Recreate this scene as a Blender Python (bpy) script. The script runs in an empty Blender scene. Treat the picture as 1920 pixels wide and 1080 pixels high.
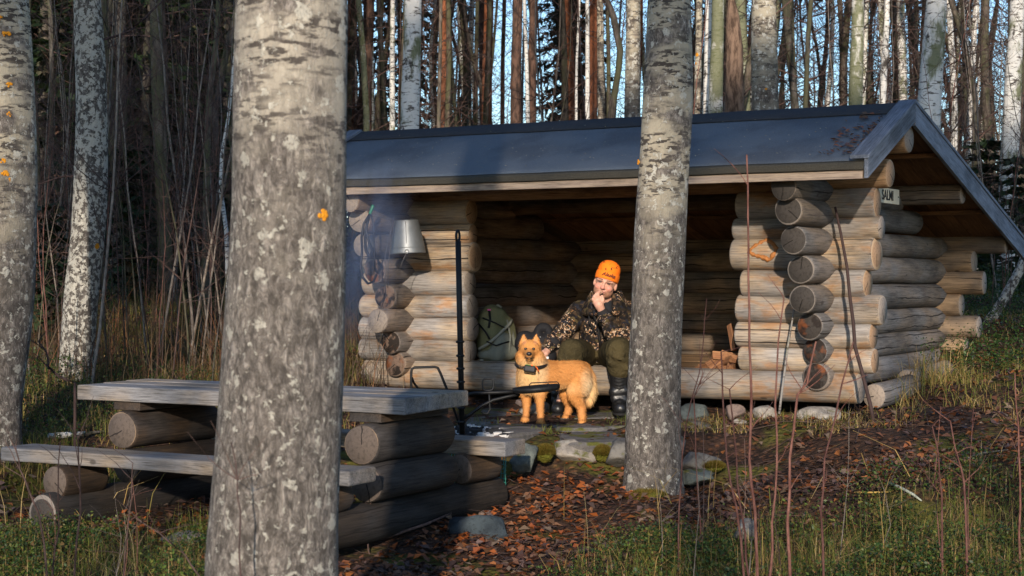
import bpy, bmesh, math, random
import numpy as np
from mathutils import Vector, Matrix, noise as mnoise
R = math.radians
rnd = random.Random(7)
rng = np.random.default_rng(11)
scene = bpy.context.scene
COL = scene.collection

# ------------------------------------------------------------------ camera, light, exposure
F, HC, HY = 3183.0, 0.9, 528.0         # focal length in photo pixels, eye height above the shelter ground, horizon row
cam = bpy.data.cameras.new('camera')
cam.sensor_width = 36.0
cam.lens = F / 1920 * 36
cam.shift_y = -12 / 1920
cam.clip_start, cam.clip_end = 0.1, 600
cam.dof.use_dof = True
cam.dof.focus_distance = 11.9
cam.dof.aperture_fstop = 6.3
camo = bpy.data.objects.new('camera', cam)
camo.location = (0, 0, HC)
camo.rotation_euler = (R(90), 0, 0)
COL.objects.link(camo)
scene.camera = camo

SUN_EL, SUN_AZ = 16.0, 184.0            # azimuth clockwise from +Y: behind the camera, a little to its left
world = bpy.data.worlds.new('World')
scene.world = world
world.use_nodes = True
wn = world.node_tree
bg = wn.nodes['Background']
sky = wn.nodes.new('ShaderNodeTexSky')
sky.sky_type = 'NISHITA'
sky.sun_disc = False
sky.sun_elevation = R(SUN_EL)
sky.sun_rotation = R(SUN_AZ)
sky.air_density = 1.0
sky.dust_density = 0.3
sky.ozone_density = 3.5
wn.links.new(sky.outputs[0], bg.inputs[0])
bg.inputs[1].default_value = 0.15
sl = bpy.data.lights.new('sun', 'SUN')
sl.energy = 3.4
sl.angle = R(0.9)
sl.color = (1.0, 0.87, 0.72)
so = bpy.data.objects.new('sun', sl)
sd = Vector((math.sin(R(SUN_AZ)) * math.cos(R(SUN_EL)), math.cos(R(SUN_AZ)) * math.cos(R(SUN_EL)), math.sin(R(SUN_EL))))
so.rotation_euler = sd.to_track_quat('Z', 'Y').to_euler()
so.location = (-3, -30, 15)
COL.objects.link(so)
vs = scene.view_settings
vs.view_transform = 'Standard'
vs.look = 'None'
vs.exposure = 0.75
vs.gamma = 1.0
vs.use_curve_mapping = False
scene.cycles.use_denoising = True
scene.cycles.max_bounces = 6
scene.cycles.diffuse_bounces = 4
scene.cycles.glossy_bounces = 2
scene.cycles.transparent_max_bounces = 4
scene.cycles.caustics_reflective = False
scene.cycles.caustics_refractive = False
scene.cycles.volume_step_rate = 4

# ------------------------------------------------------------------ helpers
def P(px, py, Y):
    return Vector(((px - 960) / F * Y, Y, HC + (HY - py) / F * Y))

def tag(o, label=None, cat=None, group=None, kind=None):
    if label: o['label'] = label
    if cat: o['category'] = cat
    if group: o['group'] = group
    if kind: o['kind'] = kind
    return o

def thing(name, label, cat, loc=(0, 0, 0), group=None):
    o = bpy.data.objects.new(name, None)
    o.location = loc
    o.empty_display_size = 0.1
    COL.objects.link(o)
    return tag(o, label, cat, group)

def link(name, me, mats=None, parent=None, M=None, smooth=True):
    """link a mesh whose vertices are in the frame M (world by default) as one object, kept in place under parent"""
    o = bpy.data.objects.new(name, me)
    if mats is not None and len(me.materials) == 0:
        for m in (mats if isinstance(mats, (list, tuple)) else [mats]):
            me.materials.append(m)
    if len(me.polygons):
        me.polygons.foreach_set('use_smooth', np.full(len(me.polygons), bool(smooth)))
    if M is not None:
        o.matrix_basis = M
    if parent is not None:
        o.parent = parent
        acc = Matrix.Identity(4)
        p = parent
        while p is not None:
            acc = p['_w'] if False else acc
            p = None
        o.matrix_parent_inverse = wmat(parent).inverted()
    COL.objects.link(o)
    return o

def wmat(o):
    m = o.matrix_basis.copy()
    if o.parent is not None:
        m = wmat(o.parent) @ o.matrix_parent_inverse @ m
    return m

def arr_mesh(name, verts, faces, midx=None):
    """verts (n,3), faces (m,k) of constant k, or a list of such arrays"""
    verts = np.asarray(verts, dtype=np.float32)
    fl = faces if isinstance(faces, list) else [faces]
    fl = [np.asarray(f, dtype=np.int32) for f in fl if len(f)]
    me = bpy.data.meshes.new(name)
    me.vertices.add(len(verts))
    me.vertices.foreach_set('co', verts.ravel())
    tot = np.concatenate([np.full(len(f), f.shape[1], dtype=np.int32) for f in fl])
    lv = np.concatenate([f.ravel() for f in fl])
    me.loops.add(len(lv))
    me.loops.foreach_set('vertex_index', lv)
    me.polygons.add(len(tot))
    st = np.concatenate([[0], np.cumsum(tot)[:-1]]).astype(np.int32)
    me.polygons.foreach_set('loop_start', st)
    if midx is not None:
        me.polygons.foreach_set('material_index', np.asarray(midx, dtype=np.int32))
    me.update(calc_edges=True)
    return me

class MB:
    """collects simple solids, builds ONE mesh"""
    def __init__(s): s.v, s.f, s.m = [], [], []
    def add(s, vs, fs, mi=0):
        b = len(s.v)
        s.v += [tuple(v) for v in vs]
        s.f += [tuple(i + b for i in f) for f in fs]
        s.m += [mi] * len(fs)
    def box(s, c, d, M=None, bev=0.0, mi=0):
        x, y, z = d[0] / 2, d[1] / 2, d[2] / 2
        vs = [Vector((sx * x, sy * y, sz * z)) for sx in (-1, 1) for sy in (-1, 1) for sz in (-1, 1)]
        if M is not None: vs = [M @ v for v in vs]
        vs = [v + Vector(c) for v in vs]
        s.add(vs, [(0, 1, 3, 2), (4, 6, 7, 5), (0, 4, 5, 1), (2, 3, 7, 6), (0, 2, 6, 4), (1, 5, 7, 3)], mi)
    def hexa(s, a, b, mi=0):
        """two quads a (4 pts) and b (4 pts) facing each other"""
        s.add(list(a) + list(b), [(3, 2, 1, 0), (4, 5, 6, 7), (0, 1, 5, 4), (1, 2, 6, 5), (2, 3, 7, 6), (3, 0, 4, 7)], mi)
    def tube(s, pts, rad, seg=8, mi=0, closed=False):
        pts = [Vector(p) for p in pts]
        n = len(pts)
        if not hasattr(rad, '__len__'): rad = [rad] * n
        vs, fs = [], []
        t0 = (pts[1] - pts[0]).normalized()
        up = Vector((0, 0, 1)) if abs(t0.z) < 0.9 else Vector((1, 0, 0))
        nrm = t0.cross(up).normalized()
        for i, p in enumerate(pts):
            a = pts[i - 1] if (i or closed) else pts[0]
            b = pts[(i + 1) % n] if (i < n - 1 or closed) else pts[-1]
            t = (b - a).normalized()
            nrm = (nrm - t * nrm.dot(t)).normalized()
            bn = t.cross(nrm)
            for k in range(seg):
                an = 2 * math.pi * k / seg
                vs.append(p + (nrm * math.cos(an) + bn * math.sin(an)) * rad[i])
        m = n if closed else n - 1
        for i in range(m):
            j = (i + 1) % n
            for k in range(seg):
                l = (k + 1) % seg
                fs.append((i * seg + k, i * seg + l, j * seg + l, j * seg + k))
        if not closed:
            fs.append(tuple(range(seg))[::-1])
            fs.append(tuple((n - 1) * seg + k for k in range(seg)))
        s.add(vs, fs, mi)
    def lathe(s, prof, M, seg=24, mi=0):
        vs, fs = [], []
        for (r, z) in prof:
            for k in range(seg):
                a = 2 * math.pi * k / seg
                vs.append(M @ Vector((r * math.cos(a), r * math.sin(a), z)))
        for i in range(len(prof) - 1):
            for k in range(seg):
                l = (k + 1) % seg
                fs.append((i * seg + k, i * seg + l, (i + 1) * seg + l, (i + 1) * seg + k))
        s.add(vs, fs, mi)
    def ell(s, c, r, M=None, seg=12, rows=8, mi=0):
        vs = [Vector((0, 0, -r[2]))]
        for i in range(1, rows):
            ph = -math.pi / 2 + math.pi * i / rows
            for k in range(seg):
                a = 2 * math.pi * k / seg
                vs.append(Vector((r[0] * math.cos(ph) * math.cos(a), r[1] * math.cos(ph) * math.sin(a), r[2] * math.sin(ph))))
        vs.append(Vector((0, 0, r[2])))
        if M is not None: vs = [M @ v for v in vs]
        vs = [v + Vector(c) for v in vs]
        fs = []
        for k in range(seg):
            l = (k + 1) % seg
            fs.append((0, 1 + l, 1 + k))
            for i in range(rows - 2):
                fs.append((1 + i * seg + k, 1 + i * seg + l, 1 + (i + 1) * seg + l, 1 + (i + 1) * seg + k))
            fs.append((len(vs) - 1, 1 + (rows - 2) * seg + k, 1 + (rows - 2) * seg + l))
        s.add(vs, fs, mi)
    def cap(s, p0, p1, r0, r1, seg=12, rows=4, mi=0):
        p0, p1 = Vector(p0), Vector(p1)
        d = (p1 - p0)
        L = d.length
        t = d / L if L > 1e-9 else Vector((0, 0, 1))
        a = t.orthogonal().normalized()
        b = t.cross(a)
        rings = []
        for i in range(1, rows + 1):
            ph = -math.pi / 2 + math.pi / 2 * i / rows
            rings.append((p0 + t * (r0 * math.sin(ph)), r0 * math.cos(ph)))
        for i in range(0, rows):
            ph = math.pi / 2 * i / rows
            rings.append((p1 + t * (r1 * math.sin(ph)), r1 * math.cos(ph)))
        vs = [p0 - t * r0]
        for c, r in rings:
            for k in range(seg):
                an = 2 * math.pi * k / seg
                vs.append(c + (a * math.cos(an) + b * math.sin(an)) * r)
        vs.append(p1 + t * r1)
        n = len(rings)
        fs = []
        for k in range(seg):
            l = (k + 1) % seg
            fs.append((0, 1 + l, 1 + k))
            for i in range(n - 1):
                fs.append((1 + i * seg + k, 1 + i * seg + l, 1 + (i + 1) * seg + l, 1 + (i + 1) * seg + k))
            fs.append((len(vs) - 1, 1 + (n - 1) * seg + k, 1 + (n - 1) * seg + l))
        s.add(vs, fs, mi)
    def mesh(s, name):
        me = bpy.data.meshes.new(name)
        me.from_pydata(s.v, [], s.f)
        if any(s.m): me.polygons.foreach_set('material_index', s.m)
        me.update()
        return me
    def build(s, name, mats, parent=None, smooth=True, M=None, bevel=0.0):
        o = link(name, s.mesh(name), mats, parent, M, smooth)
        if bevel:
            b = o.modifiers.new('b', 'BEVEL'); b.width = bevel; b.segments = 2; b.limit_method = 'ANGLE'
        return o

def bake_remesh(o, voxel, smooth=4, fac=0.5):
    m = o.modifiers.new('r', 'REMESH'); m.mode = 'VOXEL'; m.voxel_size = voxel; m.use_smooth_shade = True
    if smooth:
        s = o.modifiers.new('s', 'SMOOTH'); s.factor = fac; s.iterations = smooth
    dg = bpy.context.evaluated_depsgraph_get()
    me = bpy.data.meshes.new_from_object(o.evaluated_get(dg), depsgraph=dg)
    old = o.data
    mats = list(old.materials)
    o.modifiers.clear()
    o.data = me
    me.materials.clear()
    for k in mats: me.materials.append(k)
    me.polygons.foreach_set('use_smooth', np.ones(len(me.polygons), dtype=bool))
    return o

ORD = ['first', 'second', 'third', 'fourth', 'fifth', 'sixth', 'seventh', 'eighth', 'ninth', 'tenth', 'eleventh', 'twelfth', 'thirteenth', 'fourteenth', 'fifteenth', 'sixteenth', 'seventeenth', 'eighteenth', 'nineteenth', 'twentieth']
ORD += ['twenty-' + w for w in ORD[:9]] + ['thirtieth'] + ['thirty-' + w for w in ORD[:9]] + ['fortieth'] + ['forty-' + w for w in ORD[:9]] + ['fiftieth'] + ['fifty-' + w for w in ORD[:9]]
REG = {}
def register(root, many, px, zones, _lim=58):
    z = next(t for lim, t in zones if px < lim)
    REG.setdefault((many, z), []).append((px, root))
def name_by_order():
    """alike copies are told apart by their order from the left within their part of the scene"""
    for (many, z), l in REG.items():
        l.sort(key=lambda t: t[0])
        for i, (px, o) in enumerate(l):
            o['label'] = (ORD[i] + ' from the left of the ' + many + ' ' + z) if len(l) > 1 else ('single one of the ' + many + ' ' + z)

# ------------------------------------------------------------------ node material helpers
class NT:
    def __init__(s, name, rough=0.8, spec=0.3):
        s.m = bpy.data.materials.new(name); s.m.use_nodes = True
        s.t = s.m.node_tree
        s.b = s.t.nodes['Principled BSDF']
        s.b.inputs['Roughness'].default_value = rough
        s.b.inputs['Specular IOR Level'].default_value = spec
        s._tc = None
    def new(s, ty): return s.t.nodes.new('ShaderNode' + ty)
    def put(s, sock, v):
        if isinstance(v, bpy.types.NodeSocket): s.t.links.new(v, sock)
        elif isinstance(v, (tuple, list)) and sock.type == 'RGBA': sock.default_value = (*v[:3], 1)
        else: sock.default_value = v
    def coord(s, kind='Object'):
        if s._tc is None: s._tc = s.new('TexCoord')
        return s._tc.outputs[kind]
    def vmath(s, op, a, b=None):
        n = s.new('VectorMath'); n.operation = op
        s.put(n.inputs[0], a)
        if b is not None: s.put(n.inputs[1], b)
        return n.outputs[0]
    def mapv(s, vec, scale=(1, 1, 1), loc=(0, 0, 0)):
        n = s.new('Mapping'); s.put(n.inputs[0], vec); n.inputs['Scale'].default_value = scale; n.inputs['Location'].default_value = loc
        return n.outputs[0]
    def rand(s):
        return s.new('ObjectInfo').outputs['Random']
    def jit(s, vec):
        """object coordinates moved by a per-object random offset"""
        c = s.new('CombineXYZ')
        r = s.rand()
        s.put(c.inputs[0], s.math('MULTIPLY', r, 37.0)); s.put(c.inputs[1], s.math('MULTIPLY', r, 91.0)); s.put(c.inputs[2], s.math('MULTIPLY', r, 53.0))
        return s.vmath('ADD', vec, c.outputs[0])
    def noise(s, vec, scale=5, detail=4, rough=0.55, dist=0.0, out=0):
        n = s.new('TexNoise'); s.put(n.inputs['Vector'], vec); n.inputs['Scale'].default_value = scale
        n.inputs['Detail'].default_value = detail; n.inputs['Roughness'].default_value = rough; n.inputs['Distortion'].default_value = dist
        return n.outputs[out]
    def vor(s, vec, scale=5, feature='F1', out='Distance', rnd_=1.0):
        n = s.new('TexVoronoi'); n.feature = feature; s.put(n.inputs['Vector'], vec); n.inputs['Scale'].default_value = scale
        n.inputs['Randomness'].default_value = rnd_
        return n.outputs[out]
    def math(s, op, a, b=None, c=None, clamp=False):
        n = s.new('Math'); n.operation = op; n.use_clamp = clamp
        s.put(n.inputs[0], a)
        if b is not None: s.put(n.inputs[1], b)
        if c is not None: s.put(n.inputs[2], c)
        return n.outputs[0]
    def ramp(s, fac, stops, interp='LINEAR'):
        n = s.new('ValToRGB'); s.put(n.inputs[0], fac)
        cr = n.color_ramp; cr.interpolation = interp
        while len(cr.elements) < len(stops): cr.elements.new(0.5)
        for e, (p, c) in zip(cr.elements, stops):
            e.position = p
            e.color = (c, c, c, 1) if not hasattr(c, '__len__') else (*c[:3], 1)
        return n.outputs[0]
    def step(s, v, lo, hi):
        n = s.new('MapRange'); n.interpolation_type = 'SMOOTHSTEP'
        s.put(n.inputs['Value'], v); n.inputs['From Min'].default_value = lo; n.inputs['From Max'].default_value = hi
        return n.outputs[0]
    def mix(s, fac, a, b, mode='MIX'):
        n = s.new('Mix'); n.data_type = 'RGBA'; n.blend_type = mode
        s.put(n.inputs[0], fac); s.put(n.inputs[6], a); s.put(n.inputs[7], b)
        return n.outputs[2]
    def sep(s, vec):
        n = s.new('SeparateXYZ'); s.put(n.inputs[0], vec); return n.outputs
    def bump(s, h, strength=0.5, dist=0.01, prev=None):
        n = s.new('Bump'); s.put(n.inputs['Height'], h); n.inputs['Strength'].default_value = strength; n.inputs['Distance'].default_value = dist
        if prev is not None: s.put(n.inputs['Normal'], prev)
        return n.outputs[0]
    def done(s, col=None, normal=None, rough=None, metal=None):
        if col is not None: s.put(s.b.inputs['Base Color'], col)
        if normal is not None: s.put(s.b.inputs['Normal'], normal)
        if rough is not None: s.put(s.b.inputs['Roughness'], rough)
        if metal is not None: s.put(s.b.inputs['Metallic'], metal)
        return s.m

def plain(name, col, rough=0.7, metal=0.0, var=0.25, scale=30, spec=0.3, bump=0.0):
    n = NT(name, rough, spec)
    f = n.noise(n.coord(), scale, 4)
    c = n.mix(f, tuple(k * (1 - var) for k in col), tuple(min(1, k * (1 + var)) for k in col))
    nm = n.bump(f, bump, 0.01) if bump else None
    return n.done(c, nm, None, metal)

def wood(name, base, streak, dark, grey=None, stretch=9.0, crack=0.5, rough=0.85, bump=0.5, stain=None, axis=0):
    """weathered timber; grain runs along the object's local x"""
    n = NT(name, rough, 0.2)
    co = n.coord()
    j = n.jit(co)
    sc = [stretch * 2.2] * 3; sc[axis] = stretch * 0.11
    g1 = n.noise(n.mapv(j, tuple(sc)), 2.2, 6, 0.65)
    sc2 = [stretch * 7] * 3; sc2[axis] = stretch * 0.35
    g2 = n.noise(n.mapv(j, tuple(sc2)), 2.0, 4, 0.6)
    big = n.noise(j, 2.3, 3, 0.5)
    c = n.mix(n.step(g1, 0.35, 0.65), base, streak)
    if grey is not None:
        c = n.mix(n.step(big, 0.38, 0.62), c, n.mix(n.step(g1, 0.3, 0.7), tuple(k * 0.8 for k in grey), grey))
    c = n.mix(n.math('MULTIPLY', n.step(g2, 0.5, 0.78), 0.75), c, dark)
    if stain is not None:
        st = n.noise(n.mapv(j, (1.2, 3.0, 3.0)), 2.5, 5, 0.65)
        c = n.mix(n.math('MULTIPLY', n.step(st, 0.50, 0.68), 0.75), c, stain)
    sc3 = [stretch * 16] * 3; sc3[axis] = stretch * 0.55
    g3 = n.noise(n.mapv(j, tuple(sc3)), 1.0, 5, 0.7)
    c = n.mix(1.0, c, n.ramp(g3, [(.30, .42), (.5, 1.0), (.7, 1.22)]), 'MULTIPLY')
    blot = n.noise(n.mapv(j, tuple(6 if k_ != axis else 2.2 for k_ in range(3))), 1.0, 5, 0.65)
    c = n.mix(1.0, c, n.ramp(blot, [(.32, .50), (.52, 1.0), (.7, 1.18)]), 'MULTIPLY')
    r = n.rand()
    c = n.mix(1.0, c, n.ramp(r, [(0, 0.74), (1, 1.15)]), 'MULTIPLY')
    kn = n.vor(n.mapv(j, (1.6, 2.6, 2.6)), 1.7)
    c = n.mix(n.math('MULTIPLY', n.math('SUBTRACT', 1.0, n.step(kn, 0.045, 0.085)), 0.8), c, dark)
    h = n.math('ADD', n.math('MULTIPLY', g2, 0.7), n.math('ADD', g1, n.math('MULTIPLY', g3, .6)))
    if crack:
        # long drying checks along the grain at a random angle of the log
        xyz = n.sep(co)
        ang = n.math('ARCTAN2', xyz[2], xyz[1])
        wob = n.noise(n.mapv(j, (1.3, 0.01, 0.01)), 1.6, 3)
        a0 = n.math('MULTIPLY', n.math('SUBTRACT', n.rand(), 0.5), 2.2)
        d = n.math('ABSOLUTE', n.math('SUBTRACT', n.math('ADD', ang, n.math('MULTIPLY', wob, 0.7)), n.math('ADD', a0, math.pi - 0.1)))
        d2 = n.math('ABSOLUTE', n.math('SUBTRACT', n.math('ADD', ang, n.math('MULTIPLY', wob, 0.9)), n.math('ADD', a0, -2.2)))
        d = n.math('MINIMUM', d, d2)
        wid = n.math('MULTIPLY', n.step(n.noise(n.mapv(j, (1, 0.1, 0.1)), 1.3, 2), 0.42, 0.6), 0.11 * crack)
        cr = n.math('LESS_THAN', d, wid)
        c = n.mix(n.math('MULTIPLY', cr, 0.9), c, (0.012, 0.009, 0.008))
        h = n.math('SUBTRACT', h, n.math('MULTIPLY', cr, 1.5))
    return n.done(c, n.bump(h, bump, 0.006))

def endgrain(name, base, ring, rim, char=None, spread=0.09):
    """sawn log end: growth rings round the local x axis, radial checks, pale rim"""
    n = NT(name, 0.85, 0.2)
    co = n.coord()
    s = n.sep(co)
    wob = n.noise(n.jit(co), 14, 3)
    r = n.math('SQRT', n.math('ADD', n.math('POWER', s[1], 2.0), n.math('POWER', s[2], 2.0)))
    rr = n.math('ADD', r, n.math('MULTIPLY', wob, 0.006))
    w = n.math('SINE', n.math('MULTIPLY', rr, 900.0))
    c = n.mix(n.step(w, -1.0, 1.0), base, ring)
    ang = n.math('ARCTAN2', s[2], s[1])
    ra = n.noise(n.mapv(n.jit(co), (0.1, 60, 60)), 1.0, 4)
    c = n.mix(n.math('MULTIPLY', n.step(ra, 0.45, 0.7), 0.5), c, tuple(k * 0.45 for k in base))
    # one radial check
    a0 = n.math('MULTIPLY', n.math('SUBTRACT', n.rand(), 0.5), 5.5)
    d = n.math('ABSOLUTE', n.math('SUBTRACT', n.math('ADD', ang, n.math('MULTIPLY', wob, 0.5)), a0))
    cr = n.math('LESS_THAN', n.math('MULTIPLY', d, r), 0.0035)
    c = n.mix(n.math('MULTIPLY', cr, 0.85), c, (0.01, 0.008, 0.007))
    if char is not None:
        cn = n.noise(n.jit(co), 11, 4, 0.6)
        c = n.mix(n.step(cn, 0.46, 0.56), c, char)
        c = n.mix(n.math('MULTIPLY', n.step(n.noise(n.jit(co), 7, 3), 0.56, 0.66), 0.7), c, (0.20, 0.060, 0.018))
    c = n.mix(n.math('MULTIPLY', n.step(rr, spread * 0.93, spread * 0.99), 0.8), c, rim)
    return n.done(c, n.bump(n.math('ADD', ra, n.math('MULTIPLY', cr, -2.0)), 0.4, 0.006))

# timber of the shelter and of the table
W_PIER = wood('pier_timber', (0.33, 0.275, 0.22), (0.42, 0.31, 0.20), (0.085, 0.06, 0.045), grey=(0.32, 0.295, 0.275), stain=(0.36, 0.18, 0.075))
W_CROSS = wood('corner_timber', (0.20, 0.15, 0.115), (0.26, 0.18, 0.12), (0.06, 0.045, 0.038), grey=(0.19, 0.165, 0.15))
W_SIDE = wood('side_timber', (0.165, 0.135, 0.115), (0.21, 0.165, 0.125), (0.055, 0.045, 0.04), grey=(0.18, 0.17, 0.165))
W_INNER = wood('inner_timber', (0.29, 0.185, 0.105), (0.35, 0.22, 0.12), (0.07, 0.04, 0.022))
W_BACK = wood('back_wall_timber', (.31, .21, .13), (.36, .245, .145), (.06, .042, .03), grey=(.18, .15, .125))
W_BOARD = wood('ceiling_timber', (0.16, 0.085, 0.044), (0.20, 0.105, 0.052), (0.08, 0.042, 0.023), crack=0, bump=0.2)
W_FASCIA = wood('fascia_timber', (0.30, 0.23, 0.185), (0.35, 0.27, 0.20), (0.15, 0.10, 0.075), crack=0, bump=0.25)
W_BARGE = wood('barge_timber', (0.135, 0.155, 0.195), (0.185, 0.21, 0.26), (0.07, 0.075, 0.095), crack=0, bump=0.3)  # grey boards with the blue of sky-lit shade put into their colour
W_TABLE = wood('table_timber', (0.20, 0.165, 0.135), (0.28, 0.22, 0.16), (0.05, 0.042, 0.036), grey=(0.215, 0.21, 0.215), crack=0, bump=0.6)
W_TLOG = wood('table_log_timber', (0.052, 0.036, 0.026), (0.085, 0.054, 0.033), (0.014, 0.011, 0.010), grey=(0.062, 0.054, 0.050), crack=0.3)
W_BASE = wood('dark_base_timber', (0.030, 0.024, 0.020), (0.048, 0.036, 0.027), (0.012, 0.010, 0.009), grey=(0.040, 0.036, 0.034), crack=0.2)  # near-black tone for the lowest logs of the table
E_DARK = endgrain('dark_end_grain', (0.036, 0.031, 0.028), (0.058, 0.050, 0.044), (0.22, 0.19, 0.165))
E_DKRED = endgrain('dark_reddish_end_grain', (0.036, 0.031, 0.028), (0.055, 0.046, 0.040), (0.20, 0.165, 0.14), char=(0.020, 0.015, 0.013))
E_CHAR = endgrain('charred_end_grain', (0.13, 0.085, 0.062), (0.17, 0.115, 0.085), (0.16, 0.11, 0.08), char=(0.022, 0.016, 0.013))
E_GREY = endgrain('grey_end_grain', (0.24, 0.20, 0.17), (0.30, 0.245, 0.20), (0.34, 0.28, 0.22))
E_TAN = endgrain('tan_end_grain', (0.30, 0.19, 0.115), (0.36, 0.23, 0.14), (0.40, 0.29, 0.19))
E_TABLE = endgrain('table_end_grain', (0.085, 0.066, 0.055), (0.12, 0.093, 0.076), (0.24, 0.165, 0.105), spread=0.108)

def log_mesh(name, L, r0, r1, seg=22, seed=0, bend=0.0, tilt=0.0):
    """log along local +x from 0 to L, radius r0 to r1, slightly uneven, ends eased; materials: 0 side, 1 ends"""
    q = random.Random(seed)
    nr = max(4, int(L / 0.16))
    xs = [0.0, 0.008] + [0.02 + (L - 0.04) * i / nr for i in range(nr + 1)] + [L - 0.008, L]
    ph = [q.uniform(0, 6.28) for _ in range(6)]
    V = []
    for x in xs:
        t = x / L
        r = r0 + (r1 - r0) * t
        e = min(x, L - x)
        f = 1.0 if e > 0.015 else (0.975 if e > 0.004 else 0.93)
        by = bend * math.sin(math.pi * t + ph[0] * 0.1)
        for k in range(seg):
            a = 2 * math.pi * k / seg
            rr = r * f * (1 + 0.028 * math.sin(2 * a + ph[1] + 0.8 * x) + 0.018 * math.sin(3 * a + ph[2] - 1.7 * x) + 0.015 * math.sin(5.1 * x + ph[3]) + 0.008 * math.sin(13 * x + ph[4] + a))
            cy, cz = rr * math.cos(a), rr * math.sin(a)
            V.append((x + tilt * cy * (1 if t < 0.5 else -1) * (0.5 if e < 0.016 else 0), cy, cz + by))
    n = len(xs)
    quads = [(i * seg + k, i * seg + (k + 1) % seg, (i + 1) * seg + (k + 1) % seg, (i + 1) * seg + k) for i in range(n - 1) for k in range(seg)]
    b = len(V)
    V.append((0, 0, bend * math.sin(ph[0] * 0.1))); V.append((L, 0, bend * math.sin(math.pi + ph[0] * 0.1)))
    tris = [(b, (k + 1) % seg, k) for k in range(seg)] + [(b + 1, (n - 1) * seg + k, (n - 1) * seg + (k + 1) % seg) for k in range(seg)]
    me = arr_mesh(name, V, [np.array(quads), np.array(tris)], [0] * len(quads) + [1] * len(tris))
    return me

_ls = [0]
def log(name, p0, p1, r0, r1, mats, parent, bend=None, seg=22):
    p0, p1 = Vector(p0), Vector(p1)
    d = p1 - p0
    L = d.length
    x = d / L
    y = Vector((0, 0, 1)).cross(x).normalized()
    z = x.cross(y)
    M = Matrix((x, y, z)).transposed().to_4x4()
    M.translation = p0
    _ls[0] += 1
    me = log_mesh(name, L, r0, r1, seg, _ls[0], rnd.uniform(-0.008, 0.008) if bend is None else bend, rnd.uniform(-0.12, 0.12))
    return link(name, me, mats, parent, M)

def plank(name, p0, p1, w, t, wdir, mats, parent, bev=0.006, wob=0.0, nx=1):
    """board from p0 to p1 (centre line), width w along wdir, thickness t; local x = length"""
    p0, p1 = Vector(p0), Vector(p1)
    x = (p1 - p0); L = x.length; x /= L
    y = Vector(wdir); y = (y - x * y.dot(x)).normalized()
    z = x.cross(y)
    if z.z < 0: z = -z; y = -y if False else y
    M = Matrix((x, z.cross(x), z)).transposed().to_4x4()
    M.translation = p0
    q = rnd
    V, Fq = [], []
    for i in range(nx + 1):
        a = L * i / nx
        o = [q.uniform(-wob, wob) for _ in range(4)]
        V += [(a, -w / 2 + o[0], -t / 2 + o[1] * .5), (a, w / 2 + o[2], -t / 2 + o[3] * .5), (a, w / 2 + o[2] * .5, t / 2), (a, -w / 2 + o[0], t / 2)]
    for i in range(nx):
        b = 4 * i
        for k in range(4):
            l = (k + 1) % 4
            Fq.append((b + k, b + 4 + k, b + 4 + l, b + l))
    Fq.append((0, 1, 2, 3)); e = 4 * nx
    Fq.append((e + 3, e + 2, e + 1, e))
    me = arr_mesh(name, V, np.array(Fq))
    o = link(name, me, mats, parent, M, smooth=False)
    if bev:
        b = o.modifiers.new('b', 'BEVEL'); b.width = bev; b.segments = 2; b.limit_method = 'ANGLE'
    return o
# ------------------------------------------------------------------ the ground
UX, UY = math.cos(R(30)), math.sin(R(30))
def W(u, v, z):
    """shelter frame: u along the front wall to the right, v towards the back wall"""
    return Vector((1.77 + UX * u + UY * v, 11.5 - UY * u + UX * v, z))
def u_of(px, v=0.0):
    k = (px - 960) / F
    return (k * (11.5 + UX * v) - 1.77 - UY * v) / (UX + UY * k)

CP = np.array([
    (-3, 7.0, -.85), (0, 7.0, -.88), (3, 7.0, -.78), (-5, 7, -.8), (5.5, 7, -.6),
    (-2.7, 9.0, -.48), (-1.6, 8.6, -.50), (-.8, 8.3, -.53), (-.1, 9.9, -.43), (1, 9.9, -.36), (.3, 9.0, -.49), (1.4, 8.4, -.50), (2.5, 8.3, -.46),
    (-1.4, 9.9, -.44), (-2.0, 10.3, -.38), (-2.6, 10.0, -.40), (.1, 10.25, -.30), (.8, 10.2, -.30), (-.5, 10.25, -.36),
    (-3.3, 10.5, -.13), (-3.2, 12.7, .15), (-2.2, 11.6, .0), (-1.25, 12.6, .10), (-1.3, 14, .30), (-1.6, 13.2, .2), (-4.2, 10, -.1), (-4.5, 12, .15),
    (-.35, 10.75, -.13), (-1.0, 11.0, -.14), (.2, 10.75, -.09), (.0, 11.8, -.03), (.8, 11.5, -.03), (.7, 10.8, -.08), (1.3, 11.0, -.07), (1.2, 10.4, -.24), (1.77, 11.0, .0), (2.3, 10.6, .0), (-.8, 12.3, 0),
    (.5, 13.5, .03), (1.6, 12.6, .05), (1.5, 14, .1), (2.2, 13.5, .15), (.0, 14.6, .08), (1.0, 14.3, .08), (1.9, 13.9, .12), (.3, 15.9, .34), (2.2, 15.4, .45),
    (2.7, 11, .05), (3, 12.5, .16), (3.6, 14, .38), (4.4, 15, .56), (5.3, 18, .74), (2.3, 9.5, -.12), (3.2, 9.6, -.06), (3.0, 8.6, -.30), (1.7, 9.6, -.22), (4.5, 10, .1), (4, 12, .25),
    (-3.6, 17, .66), (-6, 17, .7), (0, 18, .68), (-6, 14, .4), (0, 24, .95), (-8, 24, 1.0), (8, 24, 1.0), (-14, 30, 1.2), (14, 30, 1.2), (0, 36, 1.3),
    (-12, 12, .5), (12, 12, .7), (-10, 5, -.8), (10, 5, -.6), (0, 3, -1.0), (-8, 0, -1.2), (8, 0, -1.1), (0, -6, -1.5),
    (-30, 60, 1.6), (30, 60, 1.6), (0, 60, 1.6), (-60, 20, 1.2), (60, 20, 1.2), (0, 140, 2), (-70, 140, 2), (70, 140, 2), (-50, -30, -2), (50, -30, -2), (0, -40, -2)])
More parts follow.
